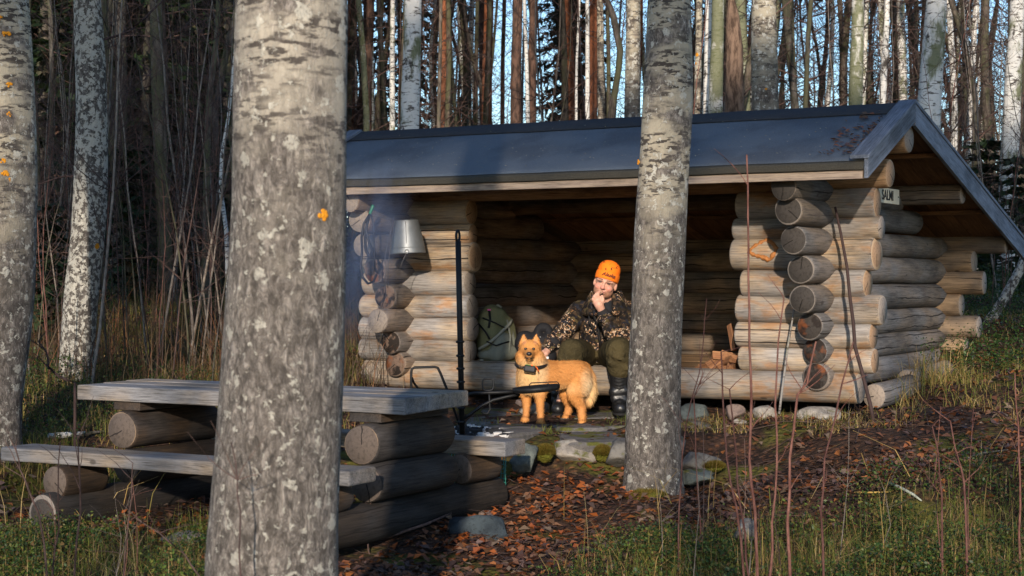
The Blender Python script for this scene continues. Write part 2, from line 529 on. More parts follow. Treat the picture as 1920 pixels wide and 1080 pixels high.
def ground_z(x, y):
    x = np.asarray(x, dtype=float); y = np.asarray(y, dtype=float)
    num = np.zeros_like(x); den = np.zeros_like(x)
    for cx, cy, cz in CP:
        d2 = (x - cx) ** 2 + (y - cy) ** 2
        w = 1.0 / (d2 + 0.02) ** 2.0
        num += w * cz; den += w
    z = num / den
    z = z + 0.012 * np.sin(3.1 * x + 1.3 * y) * np.sin(2.3 * y - .7 * x) + 0.008 * np.sin(7.7 * x - 2 * y) * np.sin(6.1 * y + 1)
    return z
def gz(x, y): return float(ground_z(np.array([x]), np.array([y]))[0])

def grid_coords(a0, a1, step, far0, far1, grow=1.22):
    mid = list(np.arange(a0, a1 + 1e-6, step))
    up, d = [a1], step
    while up[-1] < far1: d *= grow; up.append(up[-1] + d)
    dn, d = [a0], step
    while dn[-1] > far0: d *= grow; dn.append(dn[-1] - d)
    return np.array(dn[:0:-1] + mid + up[1:])
gx = grid_coords(-4.6, 5.0, 0.05, -80, 80)
gy = grid_coords(7.2, 15.5, 0.05, -40, 200)
GX, GY = np.meshgrid(gx, gy)
GZ = ground_z(GX, GY)
det = np.array([mnoise.noise((x * 2.2, y * 2.2, 0)) * 0.02 + mnoise.noise((x * 8, y * 8, 3)) * 0.008 for x, y in zip(GX.ravel(), GY.ravel())]).reshape(GX.shape)
GZ = GZ + det
nx_, ny_ = len(gx), len(gy)
idx = np.arange(nx_ * ny_).reshape(ny_, nx_)
q = np.stack([idx[:-1, :-1].ravel(), idx[:-1, 1:].ravel(), idx[1:, 1:].ravel(), idx[1:, :-1].ravel()], 1)
gm = arr_mesh('ground', np.stack([GX.ravel(), GY.ravel(), GZ.ravel()], 1), q)

n = NT('forest_floor', 0.95, 0.15)
co = n.coord()
soil = n.mix(n.step(n.noise(co, 9, 6, .7), .35, .65), (0.020, 0.013, 0.010), (0.055, 0.030, 0.020))
leafc = n.vor(co, 26, out='Color')
leafm = n.sep(leafc)
lf = n.ramp(leafm[0], [(0, (0.03, 0.018, 0.013)), (.35, (0.075, 0.035, 0.02)), (.6, (0.11, 0.045, 0.02)), (.85, (0.06, 0.035, 0.03)), (1, (0.14, 0.07, 0.035))])
c = n.mix(n.step(n.vor(co, 26), .25, .5), lf, soil)
mossy = n.noise(co, 1.3, 5, .6)
mossc = n.mix(n.noise(co, 40, 3), (0.04, 0.045, 0.010), (0.125, 0.11, 0.022))
c = n.mix(n.step(mossy, .50, .62), c, mossc)
h = n.math('ADD', n.noise(co, 60, 4), n.math('MULTIPLY', n.vor(co, 26), 1.5))
GROUND_M = n.done(c, n.bump(h, .7, .02))
tag(link('ground', gm, GROUND_M), kind='structure')
# ------------------------------------------------------------------ the log shelter
sh = thing('log_shelter', 'open-fronted log lean-to with dark felt roof and grey timber walls', 'shelter', W(-1.3, 1.3, 0))
ZB = [.095, .30, .458, .627, .80, .98, 1.183, 1.325, 1.51]
def rz(i): return (ZB[i] + ZB[i + 1]) / 2, (ZB[i + 1] - ZB[i]) / 2 * 1.09
def wl(u0, u1, v, z, r, mats, r1=None, name='wall_log'):
    return log(name, W(u0, v, z), W(u1, v, z), r, r1 or r, mats, sh)
# sill
z, r = rz(0)
wl(u_of(690), u_of(1612), 0, z, r, [W_PIER, E_GREY], r * .98, 'sill_log')
RP = [(1388, 1641), (1382, 1638), (1383, 1655), (1392, 1627), (1374, 1644), (1376, 1653), (1385, 1645)]
LP = [(681, 883), (683, 887), (686, 886), (690, 881), (690, 891), (685, 887), (680, 884)]
for i in range(7):
    z, r = rz(i + 1)
    e = E_TAN if i in (1, 3, 4, 6, 0) else E_GREY
    wl(u_of(RP[i][0], -.03), u_of(RP[i][1]), 0, z, r * rnd.uniform(.97, 1.0), [W_PIER, e], r * rnd.uniform(1.0, 1.06))
    wl(u_of(LP[i][0]), u_of(LP[i][1]), 0, z, r * rnd.uniform(.98, 1.02), [W_PIER, E_TAN if i > 3 else E_GREY], r)
# lintel log over the opening
wl(-3.42, .81, 0, 1.605, .098, [W_INNER, E_TAN], name='lintel_log')
# back wall
for i in range(6):
    z, r = rz(i)
    if i == 5: z, r = 1.06, .088
    wl(-3.35 + rnd.uniform(-.08, .08), [.62, .60, .70, .56, .74, .66][i], 2.65, z, r, [W_BACK, E_GREY])
# side walls: cross logs whose ends stick out at the front corners
CZ = [1.493, 1.352, 1.165, .977, .785, .608, .444, .274]
CVR = [-.746, -.655, -.567, -.43, -.40, -.267, -.165, -.148]
CVL = [-.755, -.63, -.58, -.435, -.296, -.40, -.23, -.166]
CR = [.088, .095, .09, .096, .096, .092, .090, .098]
RFRONT, RREAR = .43, .28
VA, ZA = .12, 2.083
def roof_z(v): return ZA + (v - VA) * RFRONT if v < VA else ZA - (v - VA) * RREAR
for k, z in enumerate(CZ):
    vend = min(3.0 + rnd.uniform(-.06, .06), VA + (ZA - .11 - z - CR[k]) / RREAR)
    log('side_log', W(.355, CVR[k], z), W(.355, vend, z), CR[k], CR[k] * rnd.uniform(.96, 1.05), [W_SIDE, E_DKRED if k > 4 else E_DARK], sh)
    log('side_log', W(-2.97, CVL[k], z), W(-2.97, vend, z), CR[k] * 1.0, CR[k] * 1.12, [W_CROSS, E_CHAR if k in (4, 6, 7, 3) else E_GREY], sh)
for u in (.355, -2.97):
    log('side_log', W(u, -.02, 1.68), W(u, .95, 1.68), .09, .085, [W_SIDE, E_DARK], sh)
    log('side_log', W(u, -.1, 1.84), W(u, .45, 1.84), .075, .07, [W_SIDE, E_DARK], sh)
# bottom stub logs at the gable side foot
log('foot_log', W(.62, .25, .13), W(.66, .95, .16), .085, .085, [W_SIDE, E_GREY], sh)
log('foot_log', W(.60, 1.05, .20), W(.66, 1.85, .24), .075, .07, [W_SIDE, E_GREY], sh)
# purlins
W_BACK2 = wood('purlin_timber', (.165, .115, .078), (.21, .145, .09), (.055, .038, .028), grey=(.16, .135, .115))
log('ridge_purlin', W(-3.5, VA, 1.835), W(.90, VA, 1.835), .098, .095, [W_INNER, E_GREY], sh)
log('purlin', W(-3.5, 1.5, 1.535), W(.88, 1.5, 1.535), .075, .072, [W_BACK2, E_GREY], sh)
log('purlin', W(-3.5, 2.78, 1.195), W(.88, 2.78, 1.195), .075, .072, [W_BACK2, E_GREY], sh)
log('purlin', W(-3.5, -.58, 1.628), W(.84, -.58, 1.628), .05, .05, [W_FASCIA, E_TAN], sh)
# roof boards running down both slopes
nb = 31
for i in range(nb):
    u0 = -3.52 + 4.42 * (i + .5) / nb
    w = 4.42 / nb - .004
    o1 = rnd.uniform(0, .004)
    plank('roof_board', W(u0, VA + .01, ZA - .075 - o1), W(u0, 3.12, roof_z(3.12) - .072 - o1), w, .024, (UX, -UY, 0), W_BOARD, sh, bev=0)
    plank('roof_board', W(u0, -.78, roof_z(-.78) - .072 - o1), W(u0, VA - .01, ZA - .075 - o1), w, .024, (UX, -UY, 0), W_BOARD, sh, bev=0)
for v in (.85, 2.1):
    plank('roof_batten', W(-3.5, v, roof_z(v) - .103), W(.88, v, roof_z(v) - .103), .09, .03, (UY, UX, 0), W_BOARD, sh, bev=0)
# felt
n = NT('roof_felt', .9, .25)
co = n.coord()
g = n.noise(co, 420, 2, .6)
big = n.noise(co, 1.6, 4, .55)
c = n.mix(n.step(g, .35, .7), (0.062, 0.076, 0.096), (0.150, 0.176, 0.210))  # grey felt, the blue cast of open shade mixed into both tones
c = n.mix(n.step(big, .42, .62), c, n.mix(1.0, c, (.68, .68, .70), 'MULTIPLY'))
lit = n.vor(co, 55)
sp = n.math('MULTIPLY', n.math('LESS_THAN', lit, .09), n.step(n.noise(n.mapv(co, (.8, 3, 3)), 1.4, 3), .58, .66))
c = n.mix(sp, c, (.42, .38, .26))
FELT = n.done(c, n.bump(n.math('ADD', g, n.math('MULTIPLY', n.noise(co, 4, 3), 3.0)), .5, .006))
FELT_D = plain('ridge_felt', (.028, .031, .038), .85, var=.35, scale=300, bump=.4)
EDGE = plain('felt_edge', (.05, .045, .035), .95, var=.5, scale=120, bump=.6)
def sheet(name, prof, u0, u1, nu, mat, thick=.012, amp=.004):
    V, Q = [], []
    m = len(prof)
    for j in range(nu + 1):
        u = u0 + (u1 - u0) * j / nu
        for i, (v, zz) in enumerate(prof):
            d = amp * (mnoise.noise((u * 1.7, v * 3, 1.3)) + .6 * mnoise.noise((u * 5, v * 5, 7)))
            p = W(u, v, zz + d); V.append(p)
    nt = len(V)
    for j in range(nu + 1):
        for i in range(m):
            V.append(V[j * m + i] - Vector((0, 0, thick)))
    for j in range(nu):
        for i in range(m - 1):
            a, b, c_, d_ = j * m + i, (j + 1) * m + i, (j + 1) * m + i + 1, j * m + i + 1
            Q.append((a, b, c_, d_)); Q.append((d_ + nt, c_ + nt, b + nt, a + nt))
    for j in range(nu):
        for i in (0, m - 1):
            a, b = j * m + i, (j + 1) * m + i
            Q.append((a, a + nt, b + nt, b) if i == 0 else (b, b + nt, a + nt, a))
    for i in range(m - 1):
        for j in (0, nu):
            a, b = j * m + i, j * m + i + 1
            Q.append((b, b + nt, a + nt, a) if j == 0 else (a, a + nt, b + nt, b))
    return link(name, arr_mesh(name, [tuple(v) for v in V], np.array(Q)), mat, sh)
UL, UR = -3.55, .915
pf = [(-.845, roof_z(-.82) - .075), (-.84, roof_z(-.82) - .045), (-.825, roof_z(-.82) - .028)] + [(-.8 + .92 * i / 12, roof_z(-.8 + .92 * i / 12) - .022) for i in range(13)]
sheet('roof_felt', pf, UL, UR, 70, FELT)
pr = [(VA + .005 + 3.03 * i / 14, roof_z(VA + .005 + 3.03 * i / 14) - .022) for i in range(15)]
sheet('roof_felt', pr, UL, UR, 40, FELT)
sheet('ridge_strip', [(VA - .17, roof_z(VA - .17) - .010), (VA - .08, roof_z(VA - .08) - .008), (VA, ZA - .004), (VA + .08, roof_z(VA + .08) - .008), (VA + .17, roof_z(VA + .17) - .010)], UL, UR - .06, 60, FELT_D, .008, .003)
sheet('felt_edge', [(-.862, roof_z(-.82) - .092), (-.860, roof_z(-.82) - .062), (-.850, roof_z(-.82) - .042)], UL, UR, 60, EDGE, .01, .004)
# eaves board
plank('fascia_board', W(UL, -.838, 1.568), W(.905, -.838, 1.568), .085, .026, (0, 0, 1), W_FASCIA, sh, bev=.003)
# barge boards: faces in the gable plane, cover boards on top
def barge(u, sgn):
    dz = .028
    for (va, vb) in ((-.86, VA - .002), (VA + .002, 3.2)):
        za, zb_ = roof_z(va), roof_z(vb)
        mb = MB()
        dep = .135 if va < 0 else .16
        A = [Vector((0, 0, 0))] * 4
        def q4(uu): return [W(uu, va, za - dep), W(uu, vb, zb_ - dep), W(uu, vb, zb_ - .012), W(uu, va, za - .012)]
        x = (W(u, vb, zb_) - W(u, va, za)).normalized(); y = Vector((0, 0, 1)).cross(x).normalized(); z_ = x.cross(y)
        M = Matrix((x, y, z_)).transposed().to_4x4(); M.translation = W(u, va, za)
        Mi = M.inverted()
        mb.hexa([Mi @ p for p in q4(u)], [Mi @ p for p in q4(u + sgn * .026)])
        mb.build('barge_board', W_BARGE, sh, smooth=False, M=M, bevel=.003)
        mb = MB()
        w0, w1 = (u - sgn * .085, u + sgn * .034)
        def q5(zo): return [W(w0, va - .012, za + zo - .005), W(w1, va - .012, za + zo - .005), W(w1, vb, zb_ + zo), W(w0, vb, zb_ + zo)]
        mb.hexa([Mi @ p for p in q5(-.010)], [Mi @ p for p in q5(.014)])
        mb.build('cover_board', W_BARGE, sh, smooth=False, M=M, bevel=.003)
barge(.918, 1)
barge(-3.56, -1)
# resin rimmed scar on one of the right pier logs
mb = MB()
q = random.Random(2)
sc_ = [(1404, 473), (1412, 463), (1424, 455), (1436, 450), (1448, 458), (1457, 466), (1452, 476), (1444, 488), (1432, 483), (1418, 480)]
pp = []
for x, y in sc_:
    u = u_of(x, -.1); Yw = W(u, -.1, 0).y; zz = HC + (HY - y) / F * Yw
    dz = zz - 1.08; pp.append(W(u, -math.sqrt(max(.0001, .1125 ** 2 - dz * dz)) + .004, zz))
fine = [pp[i].lerp(pp[(i + 1) % len(pp)], f) + Vector((q.uniform(-.004, .004), 0, q.uniform(-.004, .004))) for i in range(len(pp)) for f in (0, .33, .66)]
mb.tube(fine, [q.uniform(.008, .021) for _ in fine], 6, closed=True)
mb.build('resin_scar', plain('resin_wood', (.34, .13, .035), .6, var=.6, scale=60, bump=.6), sh)
# floor boards behind the sill
for i in range(14):
    v = .17 + .18 * i
    plank('floor_board', W(-2.86, v, .262 + rnd.uniform(-.003, .003)), W(.25, v, .262), .174, .03, (UY, UX, 0), W_INNER, sh, bev=.003)
# name board on the gable wall
SIGN = plain('cream_paint', (.55, .50, .38), .7, var=.18, scale=14)
INK = plain('black_paint', (.015, .015, .016), .7)
sg = thing('name_sign', 'small cream name board with black letters under the right gable', 'sign', W(.58, .52, 1.49))
x = (W(.58, 1, 0) - W(.58, 0, 0)).normalized(); z_ = Vector((0, 0, 1)); y = z_.cross(x)
M = Matrix((x, y, z_)).transposed().to_4x4(); M.translation = W(.60, .52, 1.492)
mb = MB(); mb.box((0, 0, 0), (.66, .018, .105)); mb.build('board', SIGN, sg, smooth=False, M=M, bevel=.002)
for sx in (.3, -.3):
    mb = MB(); mb.ell((sx, -.011, 0), (.006, .003, .006)); mb.build('screw', INK, sg, M=M)
def text_mesh(fc):
    t = bpy.data.objects.new('text', fc); COL.objects.link(t)
    me = bpy.data.meshes.new_from_object(t.evaluated_get(bpy.context.evaluated_depsgraph_get()))
    bpy.data.objects.remove(t)
    me.name = 'lettering'
    return bpy.data.objects.new('lettering', me)
fc = bpy.data.curves.new('lettering', 'FONT'); fc.body = 'SALMI'; fc.size = .098; fc.align_x = 'RIGHT'; fc.align_y = 'CENTER'; fc.extrude = .001
fc.offset = .0012
fc.materials.append(INK)
fo = text_mesh(fc)
fx = Matrix.Rotation(R(90), 4, 'X') @ Matrix.Diagonal((1.0, 1.0, 1, 1))
fo.matrix_basis = M @ Matrix.Translation((.19, -.0112, .0)) @ fx
fo.parent = sg; fo.matrix_parent_inverse = wmat(sg).inverted()
COL.objects.link(fo)
# ------------------------------------------------------------------ the picnic table
def T(a, s, z): return Vector((-.78 + UX * a + UY * s, 8.8 - UY * a + UX * s, z))
tb = thing('picnic_table', 'weathered log picnic table with two attached benches behind the near trunk', 'picnic table', T(-.8, .37, gz(*T(-.8, .37, 0).xy)))
TU = (UX, -UY, 0); TV = (UY, UX, 0)
ws = [.232, .215, .215]
s = .03
for i, w in enumerate(ws):
    o = rnd.uniform(-.02, .02)
    plank('top_plank', T(-2.07 + o * 2, s + w / 2, .258 + .002 * i), T(.23 + o + (.0 if i else .0), s + w / 2, .258 + .002 * i), w - .008, .085, TV, W_TABLE, tb, bev=.008, wob=.006, nx=10)
    s += w + .003
for a in (0, -1.654):
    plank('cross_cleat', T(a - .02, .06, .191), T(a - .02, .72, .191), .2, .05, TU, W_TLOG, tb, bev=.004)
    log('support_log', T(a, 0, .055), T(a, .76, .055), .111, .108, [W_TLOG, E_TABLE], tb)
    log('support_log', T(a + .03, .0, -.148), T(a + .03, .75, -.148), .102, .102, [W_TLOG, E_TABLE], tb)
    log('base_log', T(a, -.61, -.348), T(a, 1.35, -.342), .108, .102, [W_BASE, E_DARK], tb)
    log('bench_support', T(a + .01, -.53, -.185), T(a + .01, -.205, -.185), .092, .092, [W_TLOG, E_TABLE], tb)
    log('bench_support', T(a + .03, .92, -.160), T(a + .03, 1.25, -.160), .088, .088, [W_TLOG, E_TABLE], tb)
plank('bench_plank', T(-2.12, -.345, -.058), T(.25, -.345, -.062), .25, .075, TV, W_TABLE, tb, bev=.012, wob=.008, nx=9)
plank('bench_plank', T(-2.05, 1.08, -.038), T(.30, 1.08, -.038), .24, .085, TV, W_TABLE, tb, bev=.008, wob=.005, nx=9)
# ------------------------------------------------------------------ bark
def aspen_bark(name, lo=1.0, hi=2.6, fine=1.0, lich=1.0, orange=.80, grey=(.27, .235, .205), cream=(.50, .44, .33)):
    n = NT(name, .9, .15)
    co = n.coord(); s = n.sep(co)
    j = n.jit(co)
    up = n.step(n.math('ADD', s[2], n.math('MULTIPLY', n.math('SUBTRACT', n.noise(j, 2.5, 3), .5), 2.2)), lo, hi)
    f1 = n.noise(n.mapv(j, (32 * fine, 32 * fine, 15 * fine)), 1.0, 6, .72, .5)
    f2 = n.math('ABSOLUTE', n.math('SUBTRACT', n.noise(n.mapv(j, (22 * fine, 22 * fine, 9 * fine)), 1.0, 6, .75, 1.2), .5))
    f2 = n.math('MULTIPLY', f2, 1.3)
    base = n.mix(n.step(f1, .36, .62), tuple(k * .30 for k in grey), tuple(k * 1.12 for k in grey))
    base = n.mix(n.math('MULTIPLY', n.math('SUBTRACT', 1.0, n.step(f2, .0, .10)), .75), base, (.06, .05, .043))
    # smooth pale bark with rows of dark diamond lenticels
    cr = n.mix(n.noise(j, 6, 4), cream, tuple(k * .74 for k in cream))
    l1 = n.noise(n.mapv(j, (13, 13, 46)), 1.0, 3, .6)
    rows = n.noise(n.mapv(j, (1.5, 1.5, 9)), 1.0, 3)
    lm = n.math('MULTIPLY', n.step(l1, .48, .56), n.step(rows, .38, .52))
    cr = n.mix(n.math('MULTIPLY', lm, .95), cr, (.055, .045, .04))
    patch = n.noise(n.mapv(j, (4.5, 4.5, 6.5)), 1.0, 4, .55)
    c = n.mix(n.math('MULTIPLY', up, n.step(patch, .36, .54)), base, cr)
    # dark sooty band patches
    dk = n.noise(n.mapv(j, (2.2, 2.2, 7)), 1.0, 5, .6)
    c = n.mix(n.math('MULTIPLY', n.step(dk, .58, .74), .7), c, (.06, .052, .047))
    # pale crustose lichen
    ld = n.noise(n.vmath('ADD', j, n.vmath('MULTIPLY', n.noise(j, 26, 3, out=1), (.03, .03, .03))), 24.0 * (fine ** .5), 6, .68)
    lg = n.noise(j, 3.2, 3)
    thr = n.math('SUBTRACT', .795 - .10 * lich, n.math('MULTIPLY', lg, .22))
    lm2 = n.step(n.math('SUBTRACT', ld, thr), -.008, .022)
    jd = n.vmath('ADD', j, n.vmath('MULTIPLY', n.vmath('SUBTRACT', n.noise(j, 38, 4, .7, out=1), (.5, .5, .5)), (.055, .055, .055)))
    rv = n.vor(jd, 10.0); rc = n.sep(n.vor(jd, 10.0, out='Color'))
    rad = n.math('MULTIPLY', n.math('GREATER_THAN', rc[0], .52), n.math('ADD', .12, n.math('MULTIPLY', rc[1], .22)))
    ros = n.step(n.math('SUBTRACT', rad, rv), -.005, .03)
    ros = n.math('MULTIPLY', ros, n.step(n.noise(j, 80, 3, .6), .30, .48))
    lm2 = n.math('MAXIMUM', lm2, n.math('MULTIPLY', ros, .9))
    c = n.mix(n.math('MULTIPLY', lm2, .9), c, n.mix(n.noise(j, 70, 3), (.42, .40, .34), (.62, .58, .50)))
    # orange lichen dots
    ov = n.vor(j, 5.2, out='Distance'); oc = n.sep(n.vor(j, 5.2, out='Color'))
    om = n.math('MULTIPLY', n.math('LESS_THAN', n.math('ADD', ov, n.math('MULTIPLY', n.noise(j, 60, 2), .12)), .18), n.math('GREATER_THAN', oc[0], orange))
    c = n.mix(om, c, n.mix(n.noise(j, 90, 2), (.45, .15, .01), (.75, .33, .02)))
    h = n.math('ADD', n.math('MULTIPLY', f1, 1.3), n.math('MULTIPLY', n.step(f2, 0, .2), .8))
    h = n.math('ADD', n.math('MULTIPLY', h, n.math('SUBTRACT', 1.0, n.math('MULTIPLY', up, .6))), n.math('MULTIPLY', lm2, .35))
    return n.done(c, n.bump(h, .8, .010))

def birch_bark(name, moss=.5, white=(.66, .64, .60)):
    n = NT(name, .85, .2)
    co = n.coord(); j = n.jit(co)
    w = n.mix(n.noise(j, 5, 4), white, tuple(k * .78 for k in white))
    d1 = n.noise(n.mapv(j, (9, 9, 40)), 1.0, 4, .65)
    c = n.mix(n.step(d1, .54, .62), w, (.10, .085, .075))
    d2 = n.noise(n.mapv(j, (5, 5, 3.2)), 1.0, 5, .7)
    c = n.mix(n.step(d2, .56, .66), c, (.05, .043, .038))
    m = n.noise(n.mapv(j, (4, 4, 2.0)), 1.0, 5, .65)
    c = n.mix(n.math('MULTIPLY', n.step(m, .60 - .28 * moss, .70 - .22 * moss), .9), c, n.mix(n.noise(j, 60, 3), (.055, .065, .025), (.16, .165, .075)))
    return n.done(c, n.bump(n.math('ADD', n.noise(j, 35, 4), n.math('MULTIPLY', m, 1.5)), .6, .01))

def pine_bark(name, z0=2.0, z1=5.0, orange=(.27, .10, .05)):
    n = NT(name, .9, .15)
    co = n.coord(); s = n.sep(co); j = n.jit(co)
    up = n.step(n.math('ADD', s[2], n.math('MULTIPLY', n.math('SUBTRACT', n.noise(j, 2, 4), .5), 4.0)), z0, z1)
    f = n.noise(n.mapv(j, (16, 16, 5)), 1.0, 6, .65)
    lo = n.mix(n.step(f, .35, .62), (.035, .024, .020), (.135, .078, .058))
    hi = n.mix(n.step(f, .35, .62), tuple(k * .55 for k in orange), orange)
    return n.done(n.mix(up, lo, hi), n.bump(f, .8, .02))

def plain_bark(name, a, b, moss=None, sc=14):
    n = NT(name, .92, .12)
    co = n.coord(); j = n.jit(co)
    f = n.noise(n.mapv(j, (sc * 1.6, sc * 1.6, sc * .5)), 1.0, 6, .65)
    c = n.mix(n.step(f, .35, .65), a, b)
    if moss is not None:
        m = n.noise(n.mapv(j, (5, 5, 1.8)), 1.0, 5, .65)
        c = n.mix(n.math('MULTIPLY', n.step(m, .42, .58), .85), c, n.mix(n.noise(j, 55, 3), tuple(k * .5 for k in moss), moss))
    r = n.rand()
    c = n.mix(1.0, c, n.ramp(r, [(0, (.65, .65, .68)), (1, (1.2, 1.15, 1.08))]), 'MULTIPLY')
    return n.done(c, n.bump(f, .7, .012))

B_NEAR = aspen_bark('aspen_bark_near', 1.5, 2.9, 1.35, 1.0, 2.0, grey=(.335, .295, .26), cream=(.50, .445, .36))
B_ASPEN = aspen_bark('aspen_bark', .8, 2.2, 1.15, 1.0, 2.0, cream=(.46, .40, .30))
B_LICHEN = aspen_bark('aspen_bark_lichened', 2.6, 4.5, 1.3, 1.9, grey=(.22, .195, .17))
B_FAR = aspen_bark('aspen_bark_far', 1.5, 4.0, .6, 1.2, grey=(.21, .17, .14))
B_BIRCH = birch_bark('birch_bark', .35)
B_MOSSB = birch_bark('birch_bark_mossy', .95)
B_BIRCH2 = birch_bark('birch_bark_clean', .0)
B_PINE = pine_bark('pine_bark', 1.5, 4.5)
B_PINE2 = pine_bark('pine_bark_dark', 3.5, 7.0, (.145, .080, .058))
B_ALDER = plain_bark('alder_bark', (.045, .038, .033), (.15, .125, .105), (.105, .108, .058))
B_DARK = plain_bark('dark_bark', (.030, .028, .026), (.115, .103, .092), (.08, .082, .05))
B_DEAD = plain_bark('dead_trunk_wood', (.06, .04, .03), (.22, .15, .11))
B_TWIG = plain_bark('twig_bark', (.055, .038, .034), (.13, .085, .075), sc=30)
B_REDTWIG = plain_bark('red_sapling_bark', (.10, .045, .038), (.20, .10, .082), sc=30)
B_PALETWIG = plain_bark('pale_sapling_bark', (.10, .085, .075), (.23, .20, .175), sc=30)

def leaf_mat(name, a, b, trans=.25, rough=.6):
    n = NT(name, rough, .2)
    g = n.new('NewGeometry')
    c = n.mix(g.outputs['Random Per Island'], a, b)
    n.done(c)
    if trans:
        t = n.new('BsdfTranslucent'); n.put(t.inputs[0], c)
        m = n.new('MixShader'); m.inputs[0].default_value = trans
        n.t.links.new(n.b.outputs[0], m.inputs[1]); n.t.links.new(t.outputs[0], m.inputs[2])
        n.t.links.new(m.outputs[0], n.t.nodes['Material Output'].inputs[0])
    return n.m
M_NEEDLE = leaf_mat('spruce_needles', (.010, .022, .010), (.030, .050, .018), .1)
M_PNEEDLE = leaf_mat('pine_needles', (.020, .038, .018), (.050, .070, .030), .1)

# ------------------------------------------------------------------ trunks
def trunk_mesh(name, pts, radii, seg=14, seed=0, lump=.05, step=.25, flare=0.0):
    """pts: centre line from the foot up; resampled, lumpy"""
    q = random.Random(seed)
    pts = [Vector(p) for p in pts]
    P2, R2 = [], []
    for i in range(len(pts) - 1):
        L = (pts[i + 1] - pts[i]).length
        m = max(1, int(L / step))
        p0 = pts[i - 1] if i else pts[i] * 2 - pts[i + 1]
        p3 = pts[i + 2] if i + 2 < len(pts) else pts[i + 1] * 2 - pts[i]
        for k in range(m):
            t = k / m
            a, b, c, d = p0, pts[i], pts[i + 1], p3
            P2.append(.5 * ((2 * b) + (c - a) * t + (2 * a - 5 * b + 4 * c - d) * t * t + (3 * b - a - 3 * c + d) * t ** 3))
            R2.append(radii[i] + (radii[i + 1] - radii[i]) * t)
    P2.append(pts[-1]); R2.append(radii[-1])
    ph = [q.uniform(0, 6.28) for _ in range(5)]
    V, Q = [], []
    base = P2[0]
    for i, (p, r) in enumerate(zip(P2, R2)):
        h = (p - base).length
        fl = 1 + flare * math.exp(-h / .22)
        for k in range(seg):
            a = 2 * math.pi * k / seg
            rr = r * fl * (1 + lump * (.5 * math.sin(2 * a + ph[0] + .5 * h) + .35 * math.sin(3 * a + ph[1] - .9 * h) + .5 * math.sin(2.3 * h + ph[2]) * math.sin(a + ph[3] + h) + .3 * math.sin(7 * h + ph[4] + 2 * a)) + (flare * .35 * math.exp(-h / .2) * math.sin(4 * a + ph[1])))
            V.append((p.x + rr * math.cos(a), p.y + rr * math.sin(a), p.z))
    m = len(P2)
    for i in range(m - 1):
        for k in range(seg):
            l = (k + 1) % seg
            Q.append((i * seg + k, i * seg + l, (i + 1) * seg + l, (i + 1) * seg + k))
    V.append(tuple(P2[-1])); t = [(len(V) - 1, (m - 1) * seg + k, (m - 1) * seg + (k + 1) % seg) for k in range(seg)]
    return arr_mesh(name, V, [np.array(Q), np.array(t)])

def tubes_mesh(name, lines, seg=4):
    """many thin branches, one mesh: lines = [(points, r0, r1)]"""
    V, Q = [], []
    for pts, r0, r1 in lines:
        b = len(V); m = len(pts)
        for i, p in enumerate(pts):
            t = (Vector(pts[min(i + 1, m - 1)]) - Vector(pts[max(i - 1, 0)])).normalized()
            a = t.orthogonal().normalized(); c = t.cross(a)
            r = r0 + (r1 - r0) * i / (m - 1)
            for k in range(seg):
                an = 2 * math.pi * k / seg
                w = a * math.cos(an) + c * math.sin(an)
                V.append((p[0] + w.x * r, p[1] + w.y * r, p[2] + w.z * r))
        for i in range(m - 1):
            for k in range(seg):
                l = (k + 1) % seg
                Q.append((b + i * seg + k, b + i * seg + l, b + (i + 1) * seg + l, b + (i + 1) * seg + k))
    return arr_mesh(name, V, np.array(Q))

def wander(q, p, d, L, n, curl=.25, up=0.0):
    p, d = Vector(p), Vector(d).normalized()
    out = [p.copy()]
    for _ in range(n):
        d = (d + Vector((q.uniform(-curl, curl), q.uniform(-curl, curl), q.uniform(-curl, curl) + up))).normalized()
        p = p + d * (L / n)
        out.append(p.copy())
    return out

def bare_limbs(q, h0, h1, nl, Lmax, r, up=.1, twigs=4, sub=3):
    L = []
    for i in range(nl):
        t = (i + q.random()) / nl
        h = h0 + (h1 - h0) * t
        a = q.uniform(0, 6.28)
        el = q.uniform(.2, .9)
        d = Vector((math.cos(a) * math.cos(el), math.sin(a) * math.cos(el), math.sin(el)))
        l = Lmax * (1 - .65 * t) * q.uniform(.6, 1.1)
        pts = wander(q, (0, 0, h), d, l, 5, .28, up * .3)
        L.append((pts, r * (1 - .6 * t), r * .18))
        for k in range(twigs):
            j = q.randint(1, 5)
            d2 = Vector((q.uniform(-1, 1), q.uniform(-1, 1), q.uniform(-.3, 1)))
            p2 = wander(q, pts[j], d2, l * q.uniform(.25, .5), 4, .35, 0)
            L.append((p2, r * .28, r * .08))
            for _ in range(sub):
                d3 = Vector((q.uniform(-1, 1), q.uniform(-1, 1), q.uniform(-.5, .8)))
                L.append((wander(q, p2[q.randint(1, 4)], d3, l * q.uniform(.1, .22), 3, .3), r * .11, r * .05))
    return L

